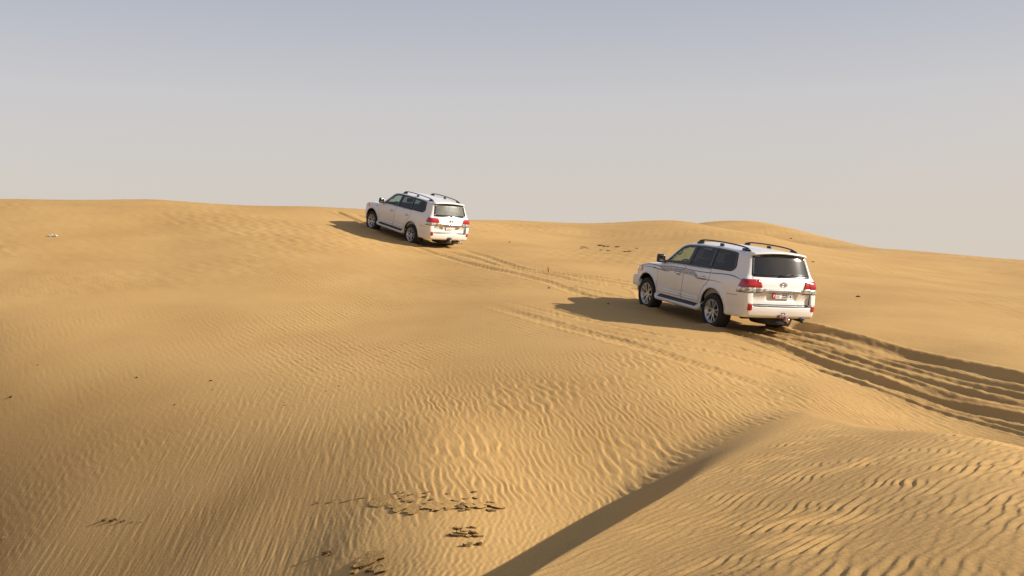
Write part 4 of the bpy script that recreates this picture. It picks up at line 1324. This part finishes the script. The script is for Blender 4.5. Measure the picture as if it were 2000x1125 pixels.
# ---------------------------------------------------------------- small things lying on the sand
M_CRUST = noise_color(mat('sand_crust', (0.3, 0.19, 0.08), 0.95, spec=0.1), (0.33, 0.19, 0.066), (0.47, 0.28, 0.098), 9, lo=0.25, hi=0.6, bump=0.5, bump_scale=40, dist=0.02)
M_DARKCRUST_SHADE = noise_color(mat('dark_crust_shade', (0.08, 0.055, 0.03), 0.95, spec=0.1), (0.07, 0.045, 0.022), (0.24, 0.15, 0.065), 12, bump=0.5, bump_scale=40, dist=0.02)  # tone of the dark clods; also crack shade coloured onto slab sides
M_PEBBLE = noise_color(mat('dark_pebble', (0.05, 0.035, 0.02), 0.9, spec=0.1), (0.025, 0.018, 0.012), (0.09, 0.06, 0.035), 30)
M_LITTER = mat('white_litter', (0.75, 0.74, 0.72), 0.6)
M_TWIG = noise_color(mat('dry_stem', (0.16, 0.11, 0.05), 0.9), (0.10, 0.07, 0.035), (0.24, 0.17, 0.08), 20)
rnd = random.Random(5)

def ground_normal(x, y):
    e = 0.15
    gx = ground(np.array([x - e, x + e, x, x]), np.array([y, y, y - e, y + e]))[0]
    return Vector((-(gx[1] - gx[0]) / (2 * e), -(gx[3] - gx[2]) / (2 * e), 1)).normalized()

def slab_mesh(length, width, thick, tilt):
    """ragged plate of crusted sand, its near edge broken and undercut"""
    n = rnd.randint(12, 17)
    top, bot = [], []
    for i in range(n):
        a = 2 * math.pi * i / n + rnd.uniform(-0.14, 0.14)
        r = rnd.uniform(0.62, 1.05)
        x, y = length / 2 * r * math.cos(a), width / 2 * r * math.sin(a)
        front = 1 if y < 0 else 0
        top.append((x, y, thick * (0.55 + 0.45 * front) + rnd.uniform(-0.12, 0.12) * thick - y * tilt * 0.25))
        bot.append((x * 0.86, y * (0.45 if front else 1.0), -0.03))
    c = [(rnd.uniform(-0.1, 0.1) * length, 0.05 * width, thick * 0.85)]
    V = top + bot + c
    Fs = [(i, (i + 1) % n, 2 * n) for i in range(n)]
    Fs += [(i, i + n, (i + 1) % n + n, (i + 1) % n) for i in range(n)]
    return V, Fs

def lie(px, py):
    q_ = hit(px, py)
    q_[2] += sum(hh * math.exp(-((q_[0] - cx) / wx_) ** 2 - ((q_[1] - cy) / wy_) ** 2) for cx, cy, hh, wx_, wy_ in SWELLS)
    return q_

def crust_thing(label, pieces, group=None):
    """pieces: (px, py, length m, width m, thickness m, turn deg, dark)"""
    c = hit(np.mean([p[0] for p in pieces]), np.mean([p[1] for p in pieces]))
    root = bpy.data.objects.new('sand_crust', None)
    COL.objects.link(root)
    root.location = c
    root.empty_display_size = 0.2
    tag(root, label, 'crust', group)
    for (px, py, ln, wd, th, turn, dark) in pieces:
        q_ = lie(px, py)
        nrm = ground_normal(q_[0], q_[1])
        o = mesh_obj('crust_piece', *slab_mesh(ln, wd, th, rnd.uniform(0.0, 0.12)), M_DARKCRUST_SHADE, root, smooth=False)
        if not dark:  # sand-coloured top; dark sides hold the shade of the cracks
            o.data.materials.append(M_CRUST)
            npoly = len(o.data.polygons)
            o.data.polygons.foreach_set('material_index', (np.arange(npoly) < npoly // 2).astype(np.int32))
        rot = nrm.to_track_quat('Z', 'Y').to_matrix() 
        yaw = Matrix.Rotation(math.radians(turn), 3, 'Z')
        xa = Vector((1, 0, 0)); xa = (xa - nrm * xa.dot(nrm)).normalized(); ya = nrm.cross(xa)
        B = Matrix((xa, ya, nrm)).transposed()
        o.matrix_local = Matrix.Translation(Vector(q_) - Vector(c)) @ (B @ yaw).to_4x4()
    return root

PX = 0.0054   # metres per photo pixel where the crust lies
main = []
LEDGE = [(610, 982), (660, 981), (700, 976), (740, 988), (790, 994), (840, 992), (880, 987), (930, 988), (975, 993)]
lx, ly = [p[0] for p in LEDGE], [p[1] for p in LEDGE]
x = 612
while x < 972:
    ln = rnd.uniform(16, 46) if 720 < x < 950 else rnd.uniform(8, 22)
    y = float(np.interp(x, lx, ly)) + rnd.uniform(-2, 2)
    main.append((x + ln / 2, y, ln * PX * 1.25, rnd.uniform(0.18, 0.42) if 720 < x < 950 else rnd.uniform(0.05, 0.12), rnd.uniform(0.008, 0.022) if 720 < x < 950 else 0.008, rnd.uniform(-14, 14), rnd.random() < 0.12))
    x += ln * (0.85 if 720 < x < 950 else 1.5)
for k in range(34):
    px = rnd.uniform(735, 965)
    main.append((px, rnd.uniform(962, 1000), rnd.uniform(0.03, 0.12), rnd.uniform(0.03, 0.10), rnd.uniform(0.006, 0.015), rnd.uniform(-40, 40), rnd.random() < 0.3))
crust_thing('long broken ledge of crusted sand with dark cracks below the big ripples', main)
crust_thing('small heap of curled dark crust pieces right of the bottom hollow, below the long ledge',
            [(888 + rnd.uniform(-8, 50), 1040 + rnd.uniform(-9, 9), rnd.uniform(0.06, 0.16), rnd.uniform(0.05, 0.12), rnd.uniform(0.012, 0.03), rnd.uniform(-50, 50), rnd.random() < 0.45) for _ in range(16)])
crust_thing('two small crust chips lying just under the curled heap', [(911, 1068, 0.09, 0.08, 0.035, 20, False), (935, 1066, 0.06, 0.08, 0.03, 60, True), (918, 1063, 0.05, 0.05, 0.02, 0, True)])
crust_thing('thick crust lump with deep shadow at the bottom edge of the picture', [(722, 1098, 0.36, 0.5, 0.022, 5, False), (702, 1108, 0.16, 0.3, 0.03, 30, False), (748, 1112, 0.22, 0.3, 0.022, -15, False), (724, 1117, 0.12, 0.12, 0.025, 10, True), (694, 1121, 0.10, 0.14, 0.025, 0, False), (738, 1121, 0.08, 0.1, 0.02, 0, True)])
crust_thing('tilted small dark flake pair left of the thick bottom lump', [(640, 1086, 0.12, 0.06, 0.02, -18, True), (632, 1089, 0.06, 0.04, 0.015, 10, False), (646, 1089, 0.07, 0.04, 0.012, -10, True)])
crust_thing('long thin dark crust edge alone in the lower left sand', [(205, 1018, 0.10, 0.07, 0.03, -4, True), (222, 1019, 0.13, 0.07, 0.026, -6, True), (240, 1021, 0.09, 0.05, 0.02, 0, True), (258, 1022, 0.05, 0.03, 0.012, -8, True), (275, 1023, 0.04, 0.03, 0.01, 0, False)])
crust_thing('short dark crack edge at the left border near the bottom', [(4, 1052, 0.10, 0.06, 0.02, 35, False), (12, 1046, 0.06, 0.04, 0.015, 40, True)])
# dark clods on the far slope between the cars
for lab, pcs in (
        ('biggest dark clod on the far slope between the two cars', [(1173, 480, 0.30, 0.3, 0.05, -6, True), (1180, 482, 0.16, 0.2, 0.05, 10, True)]),
        ('dark clod just right of the biggest one on the far slope', [(1188, 482, 0.14, 0.2, 0.04, 0, True)]),
        ('dark clod in the middle of the row on the far slope', [(1206, 483, 0.22, 0.25, 0.045, 8, True)]),
        ('flat dark clod pair lowest of the row on the far slope', [(1222, 492, 0.2, 0.2, 0.03, 0, True), (1229, 492, 0.2, 0.2, 0.05, -10, True)]),
        ('small dark clod at the right end of the row on the far slope', [(1244, 486, 0.12, 0.15, 0.035, 0, True)]),
        ('pale cracked flake at the left end of the row on the far slope', [(1140, 483, 0.3, 0.3, 0.03, 15, False), (1147, 485, 0.2, 0.2, 0.025, 0, False), (1136, 485, 0.16, 0.15, 0.02, 0, False)]),
        ('faint low clod under the biggest one on the far slope', [(1174, 489, 0.16, 0.15, 0.03, 0, False)]),
        ('faint low clod under the second clod on the far slope', [(1188, 490, 0.16, 0.15, 0.03, 0, False)])):
    crust_thing(lab, pcs, 'clods on the far slope')

def pebble(label, px, py, size, flat=0.6):
    q_ = hit(px, py)
    bm = bmesh.new()
    bmesh.ops.create_icosphere(bm, subdivisions=2, radius=size / 2)
    for v in bm.verts:
        k = 1 + 0.22 * math.sin(v.co.x * 9 / size + px) + 0.18 * math.sin(v.co.y * 11 / size + py)
        v.co = Vector((v.co.x * k * 1.25, v.co.y * k, v.co.z * flat * k))
    me_ = bpy.data.meshes.new('pebble')
    bm.to_mesh(me_); bm.free()
    me_.materials.append(M_PEBBLE)
    o = bpy.data.objects.new('pebble', me_)
    COL.objects.link(o)
    o.location = (q_[0], q_[1], q_[2] + size * 0.12)
    o.rotation_euler = (0, 0, px)
    tag(o, label, 'pebble', 'dark pebbles scattered on the sand')

for lab, px, py, s_ in (
        ('largest dark pebble at the left border among the long streaks', 21, 776, 0.075),
        ('tiny dark pebble near the left border above the long streaks', 74, 713, 0.035),
        ('dark pebble upper left of the two beside the streaked ripples', 267, 738, 0.05),
        ('dark pebble right of the streaked ripples, highest of its trio', 412, 745, 0.05),
        ('tiny dark pebble just below the highest one of the trio', 416, 762, 0.03),
        ('small dark pebble lowest of the trio on the streaked sand', 341, 791, 0.04),
        ('tiny dark pebble left of the wavy ripples', 556, 793, 0.03),
        ('tiny dark pebble at the top of the wavy ripples', 661, 755, 0.035),
        ('tiny dark pebble lower left of another at the top of the wavy ripples', 637, 764, 0.03),
        ('lone dark pebble on smooth sand left of the near car shadow', 1072, 563, 0.08),
        ('dark pebble inside the shadow of the near car', 1188, 594, 0.07),
        ('flat dark stone on the bare slope right of the near car', 1676, 580, 0.16),
        ('small dark stone high on the far right dune', 1545, 466, 0.22),
        ('faint dark stone on the slope just right of the near car roof', 1588, 512, 0.14),
        ('small dark stone on the slope right of the far car', 995, 474, 0.10)):
    pebble(lab, px, py, s_ * 0.72, 0.4 if s_ > 0.12 else 0.65)

# a scrap of white litter high on the left slope
q_ = hit(103, 462)
lv, lf = [], []
for i in range(9):
    for j in range(4):
        u, v = i / 8 - 0.5, j / 3 - 0.5
        lv.append((u * 0.30, v * 0.10, 0.02 + 0.03 * math.sin(i * 1.9 + j) * (1 - abs(u)) + 0.02 * math.cos(j * 2.3 + i)))
for i in range(8):
    for j in range(3):
        a = i * 4 + j
        lf.append((a, a + 4, a + 5, a + 1))
lit = mesh_obj('plastic_scrap', lv, lf, M_LITTER)
sm = lit.modifiers.new('thickness', 'SOLIDIFY'); sm.thickness = 0.004
lit.location = (q_[0], q_[1], q_[2] + 0.015)
lit.rotation_euler = (0.15, 0.05, 0.1)
tag(lit, 'crumpled white plastic scrap lying high on the left slope', 'litter')

# a dry twig beside the tracks between the cars
q_ = hit(1071, 531)
tw_root = bpy.data.objects.new('dry_twig', None)
COL.objects.link(tw_root)
tw_root.location = (q_[0], q_[1], q_[2] - 0.02)
tag(tw_root, 'thin dry twig standing beside the tracks between the two cars', 'twig')
for k in range(7):
    a = rnd.uniform(0, 6.28); h_ = rnd.uniform(0.12, 0.24)
    sp_ = rnd.uniform(0.01, 0.07)
    tube('stem', [(0, 0, 0), (0.3 * sp_ * math.cos(a), 0.3 * sp_ * math.sin(a), h_ * 0.5), (sp_ * math.cos(a), sp_ * math.sin(a), h_)], [0.006, 0.005, 0.002], M_TWIG, tw_root, 5)
